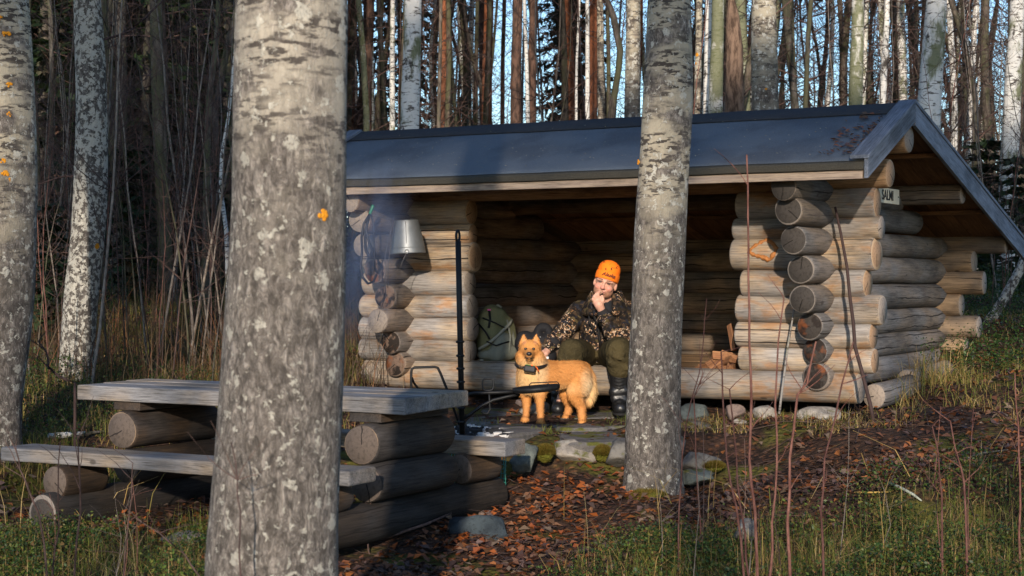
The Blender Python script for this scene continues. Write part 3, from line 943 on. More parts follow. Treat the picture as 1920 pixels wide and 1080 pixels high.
# crowns shared by many trees; each starts at its own z = 0
Q0 = random.Random(21)
CROWN_BARE = [tubes_mesh('crown', bare_limbs(Q0, 0, 7, 34, 2.6, .035, .1, 5, 3), 3) for _ in range(3)]
def needle_mesh(name, q, tiers, Rb, H, per, spray, droop=.35, fill=9, size=.16):
    """conifer: whorls of boughs carrying drooping needle sprays"""
    V, Qd, L = [], [], []
    for i in range(tiers):
        t = i / tiers
        h = H * t
        rad = Rb * (1 - t) ** .8 * q.uniform(.8, 1.1) + .1
        for k in range(per):
            a = 6.283 * k / per + q.uniform(-.4, .4)
            dx, dy = math.cos(a), math.sin(a)
            for m in range(fill):
                f = (m + q.random()) / fill
                f = max(f, .12)
                x, y = dx * rad * f, dy * rad * f
                z = h - droop * rad * f + .12 * rad * f * f
                s = size * (.6 + q.random() * .8)
                o = Vector((x, y, z)) + Vector((q.uniform(-1, 1), q.uniform(-1, 1), q.uniform(-.5, .3))) * s * .6
                e1 = Vector((dx + q.uniform(-.8, .8), dy + q.uniform(-.8, .8), q.uniform(-.6, .25))).normalized() * s
                e2 = e1.cross(Vector((q.uniform(-.5, .5), q.uniform(-.5, .5), 1))).normalized() * s * .32
                b = len(V)
                V += [tuple(o - e1 * .6), tuple(o + e2), tuple(o + e1), tuple(o - e2)]
                Qd.append((b, b + 1, b + 2, b + 3))
    return arr_mesh(name, V, np.array(Qd))
CROWN_SPRUCE = [needle_mesh('crown', Q0, 34, 1.9, 13, 9, 1, fill=19, size=.20) for _ in range(3)]
def pine_crown(q):
    V, Qd = [], []
    for i in range(60):
        h = q.uniform(0, 5.5); a = q.uniform(0, 6.28); rr = q.uniform(.3, 2.2) * (1 - .5 * h / 5.5)
        c = Vector((math.cos(a) * rr, math.sin(a) * rr, h))
        for m in range(34):
            d = Vector((q.gauss(0, 1), q.gauss(0, 1), q.gauss(0, .6)))
            o = c + d * .28
            e1 = (d.normalized() + Vector((0, 0, .5))).normalized() * q.uniform(.09, .17)
            e2 = e1.orthogonal().normalized() * .03
            b = len(V)
            V += [tuple(o - e1), tuple(o + e2), tuple(o + e1), tuple(o - e2)]
            Qd.append((b, b + 1, b + 2, b + 3))
    return arr_mesh('crown', V, np.array(Qd))
CROWN_PINE = [pine_crown(Q0) for _ in range(3)]
for me in CROWN_BARE: me.materials.append(B_TWIG)
for me in CROWN_SPRUCE: me.materials.append(M_NEEDLE)
for me in CROWN_PINE: me.materials.append(M_PNEEDLE)

def add_crown(root, kind, x, y, z, s, seed):
    q = random.Random(seed)
    src = {'bare': CROWN_BARE, 'spruce': CROWN_SPRUCE, 'pine': CROWN_PINE}[kind]
    me = src[seed % len(src)]
    M = Matrix.Translation((x, y, z)) @ Matrix.Rotation(q.uniform(0, 6.28), 4, 'Z') @ Matrix.Diagonal((s, s, s, 1))
    return link('crown', me, None, root, M)

_ts = [100]
def tree(name, label, Y, ctl, mat, crown='bare', H=13.0, seg=16, lump=.05, flare=.0, limbs=None, group=None, foot=None, crown_h=.5, cat='tree', step=.25):
    """ctl: photo pixels (px, py, width) down the trunk from the top of the frame; carried to the ground and up to height H"""
    ctl = sorted(ctl, key=lambda c: -c[1])
    pts = [P(c[0], c[1], Y) for c in ctl]
    rad = [c[2] / 2 / F * Y for c in ctl]
    if len(pts) == 1: pts.append(pts[0] + Vector((0, 0, 2.0))); rad.append(rad[0] * .95)
    # down to the ground
    d = (pts[0] - pts[1]); d = d / max(1e-6, abs(d.z))
    g = gz(pts[0].x, Y)
    dz = pts[0].z - (g - .08)
    if foot is not None: f = Vector((foot, Y, g - .08))
    else: f = pts[0] + Vector((d.x * .5, 0, -1)) * dz
    if dz > .05:
        pts.insert(0, f); rad.insert(0, rad[0] * (1.04 if dz < 2 else 1.12))
    zt = g + H
    if pts[-1].z < zt:
        dd = pts[-1] - pts[-2]; dd = dd / max(1e-6, abs(dd.z))
        top = pts[-1] + Vector((dd.x * .6, rnd.uniform(-.02, .02), 1)) * (zt - pts[-1].z)
        k = (zt - pts[-1].z) / zt
        pts.append(pts[-1].lerp(top, .5)); rad.append(rad[-1] * (.75 if k > .3 else .9))
        pts.append(top); rad.append(rad[-2] * .30)
    root = thing(name, label, cat, tuple(pts[0]), group)
    _ts[0] += 1
    loc = Matrix.Translation(pts[0])
    me = trunk_mesh('trunk', [p - pts[0] for p in pts], rad, seg, _ts[0], lump, step, flare)
    link('trunk', me, mat, root, loc)
    if crown:
        tp = pts[-1]
        s = H / 14.0
        if crown == 'spruce': add_crown(root, crown, pts[0].x, Y, g + H * .08, H * .92 / 13, _ts[0])
        else: add_crown(root, crown, pts[-2].x * .5 + tp.x * .5, tp.y, g + H * crown_h, s * (.9 if crown == 'bare' else 1.1) * (1 - crown_h) / .5, _ts[0])
    if limbs:
        L = []
        q = random.Random(_ts[0])
        for (px, py, dx, dz_, ln, r) in limbs:
            p = P(px, py, Y) - pts[0]
            main = wander(q, p, (dx, q.uniform(-.5, .5), dz_), ln, 7, .2, .02)
            L.append((main, r, r * .25))
            for k in range(int(ln * 6)):
                d3 = Vector((q.uniform(-1, 1), q.uniform(-1, 1), q.uniform(-.6, 1)))
                L.append((wander(q, main[q.randint(2, 7)], d3, ln * q.uniform(.1, .35), 4, .35), r * .35, r * .12))
        link('branch', tubes_mesh('branch', L, 4), B_TWIG, root, loc)['kind'] = 'stuff'
    return root

# the near and middle trees, each read off the photograph
NEAR = tree('aspen_tree', 'large pale aspen trunk in front of the picnic table, nearest tree', 5.3,
     [(548, -60, 210), (548, 0, 210), (545, 200, 214), (543, 400, 218), (536, 560, 224), (526, 750, 234), (510, 1000, 246), (508, 1080, 250)], B_NEAR, H=14, seg=96, lump=.022, flare=.1, step=.08)
MIDT = tree('aspen_tree', 'grey aspen trunk standing in front of the shelter opening with moss at its foot', 9.9,
     [(1254, -20, 80), (1254, 0, 80), (1251, 200, 92), (1239, 400, 95), (1232, 560, 95), (1226, 750, 98), (1226, 900, 104)], B_ASPEN, H=14, seg=64, lump=.035, flare=.18, step=.1, foot=P(1224, 935, 9.9).x)
LEFTT = tree('aspen_tree', 'thick aspen trunk with orange lichen dots cut by the left picture edge', 10.4,
     [(-2, -20, 108), (-2, 0, 108), (8, 250, 114), (4, 540, 118), (-18, 760, 112)], B_ASPEN, H=13, seg=48, lump=.03, flare=.15, step=.12)
tree('aspen_tree', 'curved aspen trunk thickly speckled with white lichen behind the table', 12.7,
     [(162, -20, 50), (163, 0, 50), (172, 200, 57), (168, 400, 63), (152, 560, 62), (144, 700, 60)], B_LICHEN, H=12, seg=40, lump=.04, flare=.2, step=.12,
     limbs=[(190, 75, .9, .5, .9, .012), (140, 330, -1, .2, .7, .01)])
tree('alder_tree', 'slender mossy green trunk with torn bark in the left thicket', 17.0,
     [(291, -20, 21), (292, 0, 22), (297, 200, 24), (306, 400, 25), (314, 570, 30)], B_ALDER, H=11, seg=20, flare=.2, limbs=[(300, 150, -.9, .6, 1.3, .012), (305, 300, .9, .3, 1.2, .01), (300, 80, .8, .7, 1.4, .012)])
tree('dead_trunk', 'broken reddish dead trunk leaning beside the slender mossy trunk', 17.3,
     [(303, -20, 9), (306, 60, 11), (311, 150, 13), (306, 300, 13), (312, 500, 15)], B_DEAD, crown=None, H=4.2, seg=10, lump=.15)
tree('alder_tree', 'thin crooked pale alder left of the near trunk', 16.0,
     [(410, -20, 9), (405, 80, 10), (393, 180, 12), (388, 300, 12), (386, 430, 13), (384, 560, 15)], B_ALDER, H=7, seg=10, limbs=[(390, 200, -.8, .7, 1.1, .008), (400, 100, -.7, .8, 1.2, .008)])
tree('alder_tree', 'grey trunk with straight bark close left of the near trunk', 24, [(427, -20, 18), (428, 200, 19), (424, 450, 21)], B_DARK, H=12, seg=12)
tree('birch_tree', 'crooked thin white birch stem right beside the near trunk', 14.6, [(428, 220, 6), (416, 290, 7), (414, 360, 8), (424, 430, 8), (428, 560, 9)], B_BIRCH2, crown=None, H=3.2, seg=8)
tree('pine_tree', 'reddish pine trunk between the two left aspens', 25, [(104, -20, 20), (104, 0, 20), (105, 200, 21), (104, 400, 22)], B_PINE2, 'pine', H=16, seg=14)
tree('pine_tree', 'orange pine trunk just right of the speckled aspen', 28, [(195, -20, 16), (196, 120, 17), (196, 300, 18)], B_PINE, 'pine', H=17, seg=14)
tree('pine_tree', 'dim reddish pine trunk right of the orange dotted aspen', 30, [(57, -20, 13), (58, 120, 14), (60, 300, 15)], B_PINE2, 'pine', H=16, seg=12)
tree('birch_tree', 'stout white birch with grey lichen above the left end of the roof', 18, [(775, -20, 30), (774, 0, 31), (772, 120, 33), (768, 245, 35)], B_BIRCH, H=14, seg=24, lump=.06)
PINES = [(832, 19, 27, 'red pine trunk with a mossy stem close on its left above the roof', B_PINE), (914, 18, 27, 'bright orange pine trunk above the middle of the roof', B_PINE),
         (968, 19, 25, 'purplish pine trunk left of a thin white birch above the roof', B_PINE2), (998, 16, 26, 'pine trunk touching the right side of a thin white birch', B_PINE2),
         (1112, 17, 27, 'deep red pine trunk beside a grey stem above the roof', B_PINE), (692, 15, 26, 'dark brown pine trunk right of the near trunk', B_PINE2), (943, 8, 38, 'thin far pine between the two brighter pines', B_PINE2)]
for px, w, Y, lab, m in PINES:
    tree('pine_tree', lab, Y, [(px + 3, -20, w * .95), (px, 100, w), (px - 1, 230, w * 1.08)], m, 'pine', H=rnd.uniform(15, 18), seg=14)
THIN = [(697, 9, 26, B_BIRCH, 'narrow pale birch right of the dark brown pine'), (736, 10, 24, B_BIRCH, 'slim birch with broken white bark left of the stout white birch'), (712, 8, 30, B_ALDER, 'thin mossy stem left of the slim broken birch'),
        (987, 7, 22, B_BIRCH2, 'thin bright birch squeezed between two pines'), (1057, 12, 27, B_DARK, 'dark straight trunk in front of a sky gap above the roof'), (1083, 5, 24, B_BIRCH2, 'very thin pale stem with orange tint above the roof'),
        (1101, 8, 23, B_BIRCH2, 'white birch stem close left of the deep red pine'), (1127, 13, 24, B_FAR, 'grey aspen stem close right of the deep red pine'), (824, 7, 22, B_ALDER, 'mossy thin stem touching the left side of the red pine'),
        (893, 8, 30, B_ALDER, 'mossy stem leaning left of the bright orange pine'), (752, 9, 32, B_DARK, 'dark stem touching the left side of the stout white birch'), (1140, 8, 26, B_ALDER, 'dim mossy stem under the arching alder')]
for px, w, Y, m, lab in THIN:
    nm = 'birch_tree' if m in (B_BIRCH, B_BIRCH2) else 'alder_tree' if m is B_ALDER else 'aspen_tree' if m is B_FAR else 'forest_tree'
    o = rnd.uniform(-5, 5)
    tree(nm, lab, Y, [(px + o, -20, w * .92), (px + rnd.uniform(-2, 2), 110, w), (px - o * .6, 240, w * 1.1)], m, H=rnd.uniform(9, 13), seg=10)
tree('alder_tree', 'mossy alder arching over above the roof left of the grey aspen', 20, [(1128, -25, 11), (1150, 30, 13), (1163, 95, 13), (1160, 130, 12), (1150, 190, 13), (1143, 240, 15)], B_ALDER, crown=None, H=4.6, seg=12, limbs=[(1163, 90, .2, 1, 1.0, .012), (1150, 30, -.6, .8, 1.2, .01)])
tree('aspen_tree', 'brown grey aspen left of the middle trunk above the roof', 19, [(1188, -20, 27), (1187, 100, 29), (1186, 225, 31)], B_FAR, H=13, seg=18)
tree('aspen_tree', 'pale grey stem with a black foot right of the middle trunk', 21, [(1311, -20, 12), (1310, 90, 13), (1308, 210, 15)], B_FAR, H=12, seg=12)
tree('birch_tree', 'narrow white birch with black dashes right of the middle trunk', 20, [(1329, -20, 12), (1327, 90, 13), (1325, 215, 15)], B_BIRCH2, H=12, seg=12)
tree('birch_tree', 'sunlit green mossy birch right of the narrow white birch', 19, [(1347, -20, 23), (1345, 90, 24), (1341, 215, 27)], B_MOSSB, H=13, seg=16)
tree('dead_trunk', 'brown dead trunk with a ragged torn top above the roof', 18.5, [(1372, 2, 14), (1374, 30, 24), (1376, 90, 31), (1377, 215, 33)], B_DEAD, crown=None, H=3.75, seg=16, lump=.12)
tree('aspen_tree', 'broad warm grey aspen above the right half of the roof', 17.5, [(1431, -20, 44), (1432, 0, 45), (1433, 100, 48), (1434, 215, 50)], B_FAR, H=14, seg=24, limbs=[(1440, 40, .9, .7, 1.2, .012)])
tree('birch_tree', 'half mossy birch with a bare white strip above the right of the roof', 19, [(1609, -20, 22), (1607, 90, 25), (1604, 205, 27)], B_MOSSB, H=13, seg=16)
tree('birch_tree', 'clean thin white birch near the roof peak', 22, [(1664, -20, 10), (1660, 90, 12), (1654, 205, 14)], B_BIRCH2, H=12, seg=12)
tree('birch_tree', 'largest white birch rising behind the roof peak', 17, [(1757, -20, 38), (1756, 0, 39), (1748, 110, 43), (1740, 240, 47), (1733, 420, 50)], B_BIRCH, H=14, seg=24, lump=.05, foot=P(1728, 600, 17).x)
tree('birch_tree', 'white and grey birch near the right picture edge', 20, [(1908, -20, 26), (1902, 100, 30), (1895, 250, 34), (1890, 390, 37)], B_BIRCH, H=13, seg=18)
tree('birch_tree', 'dim narrow birch between the largest birch and the right edge', 26, [(1830, -20, 10), (1822, 150, 12), (1814, 330, 14)], B_BIRCH, H=12, seg=12)
tree('leaning_tree', 'short dark trunk leaning to the right behind the shelter corner', 14.8, [(1932, 452, 16), (1915, 500, 20), (1886, 555, 22), (1858, 598, 25)], B_LICHEN, crown=None, H=1.25, seg=14, lump=.06)

# the forest behind: one tree of each kind is built, the rest are copies
HGT = 15.0
def proto_trunk(seed, r, mat, bend=.18, H=HGT):
    q = random.Random(seed)
    n_ = 6
    pts = [Vector((q.uniform(-bend, bend) * (i > 0), q.uniform(-bend, bend) * (i > 0), H * i / n_)) for i in range(n_ + 1)]
    rad = [r * (1.1 - .8 * i / n_) for i in range(n_ + 1)]
    me = trunk_mesh('trunk', pts, rad, 9, seed, .05, .8, .15); me.materials.append(mat); return me
SNAGS = []
for k in range(4):
    q = random.Random(60 + k)
    me = tubes_mesh('branch', bare_limbs(q, 1.2, 8, 30, 1.5, .016, -.05, 4, 2), 3); me.materials.append(B_TWIG); SNAGS.append(me)
KINDS = {
    'pine_tree': ([proto_trunk(1, .13, B_PINE), proto_trunk(2, .12, B_PINE2)], 'pine', 'orange barked pine standing back in the forest', 'pines in the forest behind'),
    'birch_tree': ([proto_trunk(3, .06, B_BIRCH), proto_trunk(4, .05, B_BIRCH2), proto_trunk(12, .065, B_MOSSB)], 'bare', 'pale birch trunk standing back in the forest', 'birches in the forest behind'),
    'alder_tree': ([proto_trunk(5, .055, B_ALDER, .35), proto_trunk(6, .045, B_ALDER, .45)], 'bare', 'mossy grey alder stem standing back in the forest', 'alders in the forest behind'),
    'forest_tree': ([proto_trunk(7, .06, B_DARK), proto_trunk(8, .045, B_DARK, .3)], 'bare', 'thin dark trunk standing back in the forest', 'dark trunks in the forest behind'),
    'spruce_tree': ([proto_trunk(9, .12, B_DARK)], 'spruce', 'dark green spruce standing back in the forest', 'spruces in the forest behind'),
}
qf = random.Random(5)
def forest_copy(kind, px, Y, s):
    trs, cr, lab, grp = KINDS[kind]
    x = (px - 960) / F * Y
    g = gz(x, Y)
    root = thing(kind, lab, 'tree', (x, Y, g - .1), grp)
    M = Matrix.Translation((x, Y, g - .1)) @ Matrix.Rotation(qf.uniform(0, 6.28), 4, 'Z') @ Matrix.Rotation(qf.gauss(0, .012), 4, 'X') @ Matrix.Rotation(qf.gauss(0, .012), 4, 'Y')
    S = Matrix.Diagonal((s, s, 1, 1))
    link('trunk', qf.choice(trs), None, root, M @ S)
    register(root, {'pine_tree': 'far pines', 'birch_tree': 'far birches', 'alder_tree': 'far mossy alders', 'forest_tree': 'far dark trunks', 'spruce_tree': 'far spruces'}[kind], px, ((445, 'left of the near trunk'), (1235, 'above the left roof half'), (1700, 'above the right roof half'), (9999, 'beyond the roof peak')))
    if cr == 'spruce': link('crown', qf.choice(CROWN_SPRUCE), None, root, M @ Matrix.Translation((0, 0, qf.uniform(.2, 1.2))) @ Matrix.Diagonal((s, s, 1.05, 1)))
    elif cr == 'pine': link('crown', qf.choice(CROWN_PINE), None, root, M @ Matrix.Translation((0, 0, 9.5)))
    else:
        link('crown', qf.choice(CROWN_BARE), None, root, M @ Matrix.Translation((0, 0, 7.5)))
    if cr in ('bare', 'pine') and qf.random() < .75: link('branch', qf.choice(SNAGS), None, root, M)
    return root
placed = []
def scatter(kind, nn, x0, x1, y0, y1, s0, s1):
    k = 0
    while k < nn:
        px, Y = qf.uniform(x0, x1), y0 + (y1 - y0) * qf.random() ** .8
        s = qf.uniform(s0, s1)
        forest_copy(kind, px, Y, s); k += 1
scatter('spruce_tree', 24, -40, 450, 21, 40, .8, 1.2)
scatter('spruce_tree', 3, 1010, 1120, 44, 58, .6, .8)
scatter('spruce_tree', 2, 660, 800, 44, 60, .6, .8)
scatter('spruce_tree', 4, 1800, 2000, 36, 56, .5, .8)
scatter('pine_tree', 7, 640, 1250, 30, 55, .7, 1.1)
scatter('pine_tree', 3, 0, 440, 24, 40, .8, 1.1)
scatter('birch_tree', 12, 640, 1300, 22, 50, .6, 1.2)
scatter('birch_tree', 26, 1290, 1960, 21, 52, .6, 1.4)
scatter('alder_tree', 14, 640, 1300, 22, 45, .6, 1.3)
scatter('alder_tree', 36, 1290, 1960, 19, 45, .6, 1.4)
scatter('alder_tree', 16, 40, 440, 17, 30, .6, 1.2)
scatter('forest_tree', 15, 640, 1290, 25, 55, .7, 1.4)
scatter('forest_tree', 40, 1290, 1960, 20, 50, .6, 1.5)
scatter('forest_tree', 14, 40, 440, 18, 30, .6, 1.2)

# the far wood reads as one mass: stems, twigs and dark undergrowth
def far_wood():
    q = random.Random(99)
    L = []
    for i in range(130):
        Y = q.uniform(50, 110); x = q.uniform(-.42, .42) * Y
        g = gz(x, Y) - .2
        H = q.uniform(10, 19); r = q.uniform(.03, .10)
        L.append((wander(q, (x, Y, g), (q.gauss(0, .03), q.gauss(0, .03), 1), H, 5, .02), r, r * .35))
    return tubes_mesh('far_wood', L, 5)
tag(link('far_wood', far_wood(), plain_bark('far_bark', (.045, .044, .043), (.105, .098, .09), sc=4)), 'dense far stems of the forest filling the gaps between nearer trunks', 'forest', kind='stuff')
def far_twigs(name, nn, y0, y1, z0, z1, r0, r1, seed, xlim=.42, bias=None):
    g_ = np.random.default_rng(seed)
    Y = g_.uniform(y0, y1, nn); X = g_.uniform(-xlim, xlim, nn) * Y
    if bias is not None:
        k = bias(X / Y * F + 960, g_)
        X, Y = X[k], Y[k]; nn = len(X)
    Z = ground_z(X, Y) + z0 + (z1 - z0) * g_.random(nn) ** .8
    o = np.stack([X, Y, Z], 1)
    V, Q = [], []
    d = g_.normal(0, 1, (nn, 3)); d[:, 2] = np.abs(d[:, 2]) * .8 + .1
    d /= np.linalg.norm(d, axis=1)[:, None]
    ln = g_.uniform(.4, 1.5, nn)[:, None]
    rr = g_.uniform(r0, r1, nn)[:, None]
    side = np.cross(d, g_.normal(0, 1, (nn, 3))); side /= np.linalg.norm(side, axis=1)[:, None]
    s2 = np.cross(d, side)
    kink = g_.normal(0, .12, (nn, 3)) * ln
    rings = []
    for f, rf in ((0, 1), (.5, .7), (1, .25)):
        c = o + d * ln * f + kink * (1 - abs(2 * f - 1))
        for an in (0, 2.094, 4.189):
            rings.append(c + (side * math.cos(an) + s2 * math.sin(an)) * rr * rf)
    V = np.stack(rings, 1).reshape(-1, 3)
    b = np.arange(nn)[:, None] * 9
    Q = np.concatenate([b + np.array([[i * 3 + k, i * 3 + (k + 1) % 3, (i + 1) * 3 + (k + 1) % 3, (i + 1) * 3 + k]]) for i in range(2) for k in range(3)])
    return arr_mesh(name, V, Q)
tag(link('twig_haze', far_twigs('twig_haze', 30000, 22, 60, .1, 8, .0025, .008, 3), plain_bark('twig_haze_bark', (.05, .036, .034), (.12, .085, .078), sc=6)), 'mass of bare twigs filling the forest above the roof', 'twigs', kind='stuff')
def undergrowth(name, nn, y0, y1, hmax, size, seed, x0=-.42, x1=.42):
    g_ = np.random.default_rng(seed)
    Y = g_.uniform(y0, y1, nn); X = g_.uniform(x0, x1, nn) * Y
    cl = np.array([mnoise.noise((x * .5, y * .35, seed)) for x, y in zip(X, Y)])
    k = cl > -.15
    X, Y, cl = X[k], Y[k], cl[k]; nn = len(X)
    Z = ground_z(X, Y) + g_.random(nn) ** 1.5 * hmax * np.clip(cl + .5, .1, 1.2)
    o = np.stack([X, Y, Z], 1)
    e1 = g_.normal(0, 1, (nn, 3)); e1[:, 2] *= .5; e1 /= np.linalg.norm(e1, axis=1)[:, None]
    e2 = np.cross(e1, g_.normal(0, 1, (nn, 3))); e2 /= np.linalg.norm(e2, axis=1)[:, None]
    s = g_.uniform(.5, 1.4, nn)[:, None] * size
    V = np.stack([o - e1 * s, o + e2 * s * .35, o + e1 * s, o - e2 * s * .35], 1).reshape(-1, 3)
    return arr_mesh(name, V, np.arange(nn * 4).reshape(-1, 4))
tag(link('young_spruce_thicket', undergrowth('young_spruce_thicket', 60000, 30, 70, 2.4, .13, 4), M_NEEDLE), 'low dark green spruce thicket far under the trees', 'undergrowth', kind='stuff')

# the wood the photographer stands in: pines whose crowns shade the roof, young spruces that shade the near ground
def back_tree(kind, x, y, zb, s, lab):
    g = gz(x, y)
    root = thing(kind, lab, 'tree', (x, y, g - .1), 'trees behind the viewpoint')
    register(root, {'pine_tree': 'tall pines', 'spruce_tree': 'young spruces'}[kind], x, ((999, 'behind the viewpoint'),))
    M = Matrix.Translation((x, y, 0)) @ Matrix.Rotation(qf.uniform(0, 6.28), 4, 'Z')
    if kind == 'pine_tree':
        link('trunk', qf.choice(KINDS['pine_tree'][0]), None, root, Matrix.Translation((x, y, g - .1)))
        link('crown', qf.choice(CROWN_PINE), None, root, M @ Matrix.Translation((0, 0, zb)) @ Matrix.Diagonal((s, s, s * .42, 1)))  # crown copies flattened and stacked into a layer that keeps sun off the roof
        link('crown', qf.choice(CROWN_PINE), None, root, M @ Matrix.Translation((0, 0, zb + .1)) @ Matrix.Rotation(2.6, 4, 'Z') @ Matrix.Diagonal((s, s, s * .42, 1)))
        link('crown', qf.choice(CROWN_PINE), None, root, M @ Matrix.Translation((0, 0, zb + .3)) @ Matrix.Rotation(1.3, 4, 'Z') @ Matrix.Diagonal((s, s, s * .42, 1)))
        for e_ in (.7, 2.0, 3.3, 4.1, 5.0, 5.8): link('crown', qf.choice(CROWN_PINE), None, root, M @ Matrix.Translation((0, 0, zb + .2)) @ Matrix.Rotation(e_, 4, 'Z') @ Matrix.Diagonal((s, s, s * .42, 1)))
    else:
        link('trunk', KINDS['spruce_tree'][0][0], None, root, Matrix.Translation((x, y, g - .1)) @ Matrix.Diagonal((.3, .3, s, 1)))
        link('crown', qf.choice(CROWN_SPRUCE), None, root, M @ Matrix.Translation((0, 0, g + .2)) @ Matrix.Diagonal((s * 1.5, s * 1.5, s, 1)))
for x in (-9.5, -8.2, -6.9, -5.6, -4.5, -3.35, -.5, 1.15, 2.4, 3.7, 5, 6.3):
    back_tree('pine_tree', x, qf.uniform(-11.6, -10.8), float(np.interp(x, (-3.0, .2), (8.75, 8.0))) + qf.uniform(0, .2), 1.25, 'tall pine behind the viewpoint with its crown high up')
for i in range(12):
    if i in (1, 4, 5, 6, 8, 10): continue
    x = -6.2 + .95 * i + qf.uniform(-.2, .2); y = qf.uniform(-4.6, -3.2)
    back_tree('spruce_tree', x, y, 0, ((2.6 if i < 6 else 2.95) + qf.uniform(-.4, .4) + 1.4) / 12.6, 'young spruce behind the viewpoint')

# orange lichen crusts, each a raised tuft on the bark
OLICH = plain('orange_lichen', (.62, .25, .015), .9, var=.45, scale=120, bump=.6)
def lichen(root, px, py, Y, cpx, hw, size, seed):
    q = random.Random(seed)
    r = hw / F * Y
    k = max(-.95, min(.95, (px - cpx) / hw))
    c = P(px, py, Y); c.y = Y - r * math.sqrt(1 - k * k)
    nr = Vector((k, -math.sqrt(1 - k * k), 0)); tx = Vector((-nr.y, nr.x, 0))
    mb = MB()
    M3 = Matrix((tx, nr, Vector((0, 0, 1)))).transposed()
    for _ in range(11):
        a, d = q.uniform(0, 6.28), size * math.sqrt(q.random()) * .8
        s_ = size * q.uniform(.22, .5)
        mb.ell(c + tx * math.cos(a) * d + Vector((0, 0, math.sin(a) * d)), (s_, size * .22, s_ * q.uniform(.7, 1.2)), M3, 8, 6)
    mb.build('orange_lichen', OLICH, root, M=None)
lichen(NEAR, 614, 408, 5.3, 543, 109, .020, 1)
for i, (x, y, s_) in enumerate(((12, 40, .028), (27, 71, .024), (32, 164, .020), (32, 219, .018), (22, 306, .018), (26, 326, .026), (33, 340, .014), (55, 278, .012))): lichen(LEFTT, x, y, 10.4, 3, 57, s_, 10 + i)
lichen(MIDT, 1196, 305, 9.9, 1244, 49, .016, 30)
# ------------------------------------------------------------------ things hung on and standing round the shelter
IRON = plain('black_iron', (.018, .018, .019), .55, .6, .35, 40, .4, .3)
ZINC = plain('galvanised_steel', (.22, .23, .235), .5, .6, .28, 18, .5, .15)
BLACKP = plain('black_rubber', (.012, .012, .013), .5, spec=.35)
WIRE = plain('steel_wire', (.10, .09, .085), .6, .5)
GREENP = plain('green_plastic', (.01, .17, .075), .4, spec=.5)
# bucket hanging upside down
bk = thing('zinc_bucket', 'dented galvanised bucket hanging upside down on the left corner logs', 'bucket', P(765, 474, 12.42))
Mb = Matrix.Translation(P(765, 475, 12.42)) @ Matrix.Rotation(R(-3), 4, 'Y')
mb = MB(); mb.lathe([(.131, .0), (.129, .012), (.123, .06), (.110, .13), (.093, .215), (.088, .238), (.086, .243), (.0, .243)], Mb, 40)
mb.lathe([(.120, .002), (.108, .12), (.088, .236), (0, .236)], Mb, 40)
o = mb.build('shell', ZINC, bk)
mb = MB(); mb.tube([Mb @ Vector((.129 * math.cos(a), .129 * math.sin(a), .003)) for a in np.linspace(0, 2 * math.pi, 40, endpoint=False)], .0045, 6, closed=True); mb.build('rim', ZINC, bk)
mb = MB(); mb.tube([Mb @ Vector((.1275 * math.cos(a), .1275 * math.sin(a), .042)) for a in np.linspace(0, 2 * math.pi, 40, endpoint=False)], .0022, 6, closed=True); mb.build('bead', ZINC, bk)
mb = MB(); c = Mb @ Vector((.0, -.132, .012)); mb.tube([c + Vector((.014 * math.cos(a), -.003, .014 * math.sin(a))) for a in np.linspace(0, 6.28, 12, endpoint=False)], .004, 6, closed=True); mb.build('ear', ZINC, bk)
mb = MB(); mb.tube([c + Vector((0, -.004, -.005)), c + Vector((-.02, -.006, -.05)), c + Vector((-.040, .0, -.095)), c + Vector((-.046, .004, -.118)), c + Vector((-.034, .006, -.112))], .0028, 6); mb.build('bail', WIRE, bk)
mb = MB(); mb.tube([Mb @ Vector((.0, -.124, .03)), Mb @ Vector((0, -.1045, .185)), Mb @ Vector((0, -.096, .23))], .0025, 5); mb.build('seam', ZINC, bk)
# black strap loops with a green grip
def px_line(pts): return [P(x, y, Y) for x, y, Y in pts]
st = thing('strap_loop', 'black strap loops with a green grip hanging on the left corner logs', 'strap', P(692, 398, 12.2))
for pts, r in (([(693, 402, 12.20), (682, 420, 12.17), (678, 445, 12.17), (679, 472, 12.2), (676, 500, 12.2), (680, 520, 12.2), (690, 532, 12.22), (700, 528, 12.25), (706, 515, 12.28)], .009),
               ([(693, 402, 12.2), (686, 430, 12.16), (692, 455, 12.16), (699, 470, 12.18), (694, 482, 12.2), (686, 470, 12.2), (684, 440, 12.18), (692, 404, 12.2)], .011),
               ([(696, 402, 12.2), (701, 425, 12.18), (702, 460, 12.2), (703, 505, 12.22)], .006)):
    mb = MB(); P0 = px_line(pts)
    mb.tube(wp := [P0[0]] + [P0[i].lerp(P0[i + 1], f) for i in range(len(P0) - 1) for f in (.5, 1)], r, 6); mb.build('strap', BLACKP, st)
mb = MB(); mb.cap(P(694, 400, 12.2), P(699, 387, 12.2), .010, .012); mb.build('grip', GREENP, st)
wr = thing('hanging_wire', 'thin dark wire strung from the strap to the bucket', 'wire', P(735, 412, 12.2))
mb = MB(); mb.tube(px_line([(694, 402, 12.2), (705, 404, 12.2), (720, 408, 12.22), (734, 413, 12.25), (738, 409, 12.27), (741, 405, 12.28)]), .0035, 5); mb.build('span', WIRE, wr)
mb = MB(); mb.tube(px_line([(737, 411, 12.25), (733, 435, 12.22), (731, 470, 12.2), (728, 500, 12.2), (727, 540, 12.2)]), .0028, 5); mb.build('tail', WIRE, wr)
mb = MB(); mb.tube(px_line([(735, 412, 12.25), (730, 445, 12.2), (722, 480, 12.2), (722, 520, 12.2), (724, 560, 12.2)]), .0022, 5); mb.build('tail', WIRE, wr)
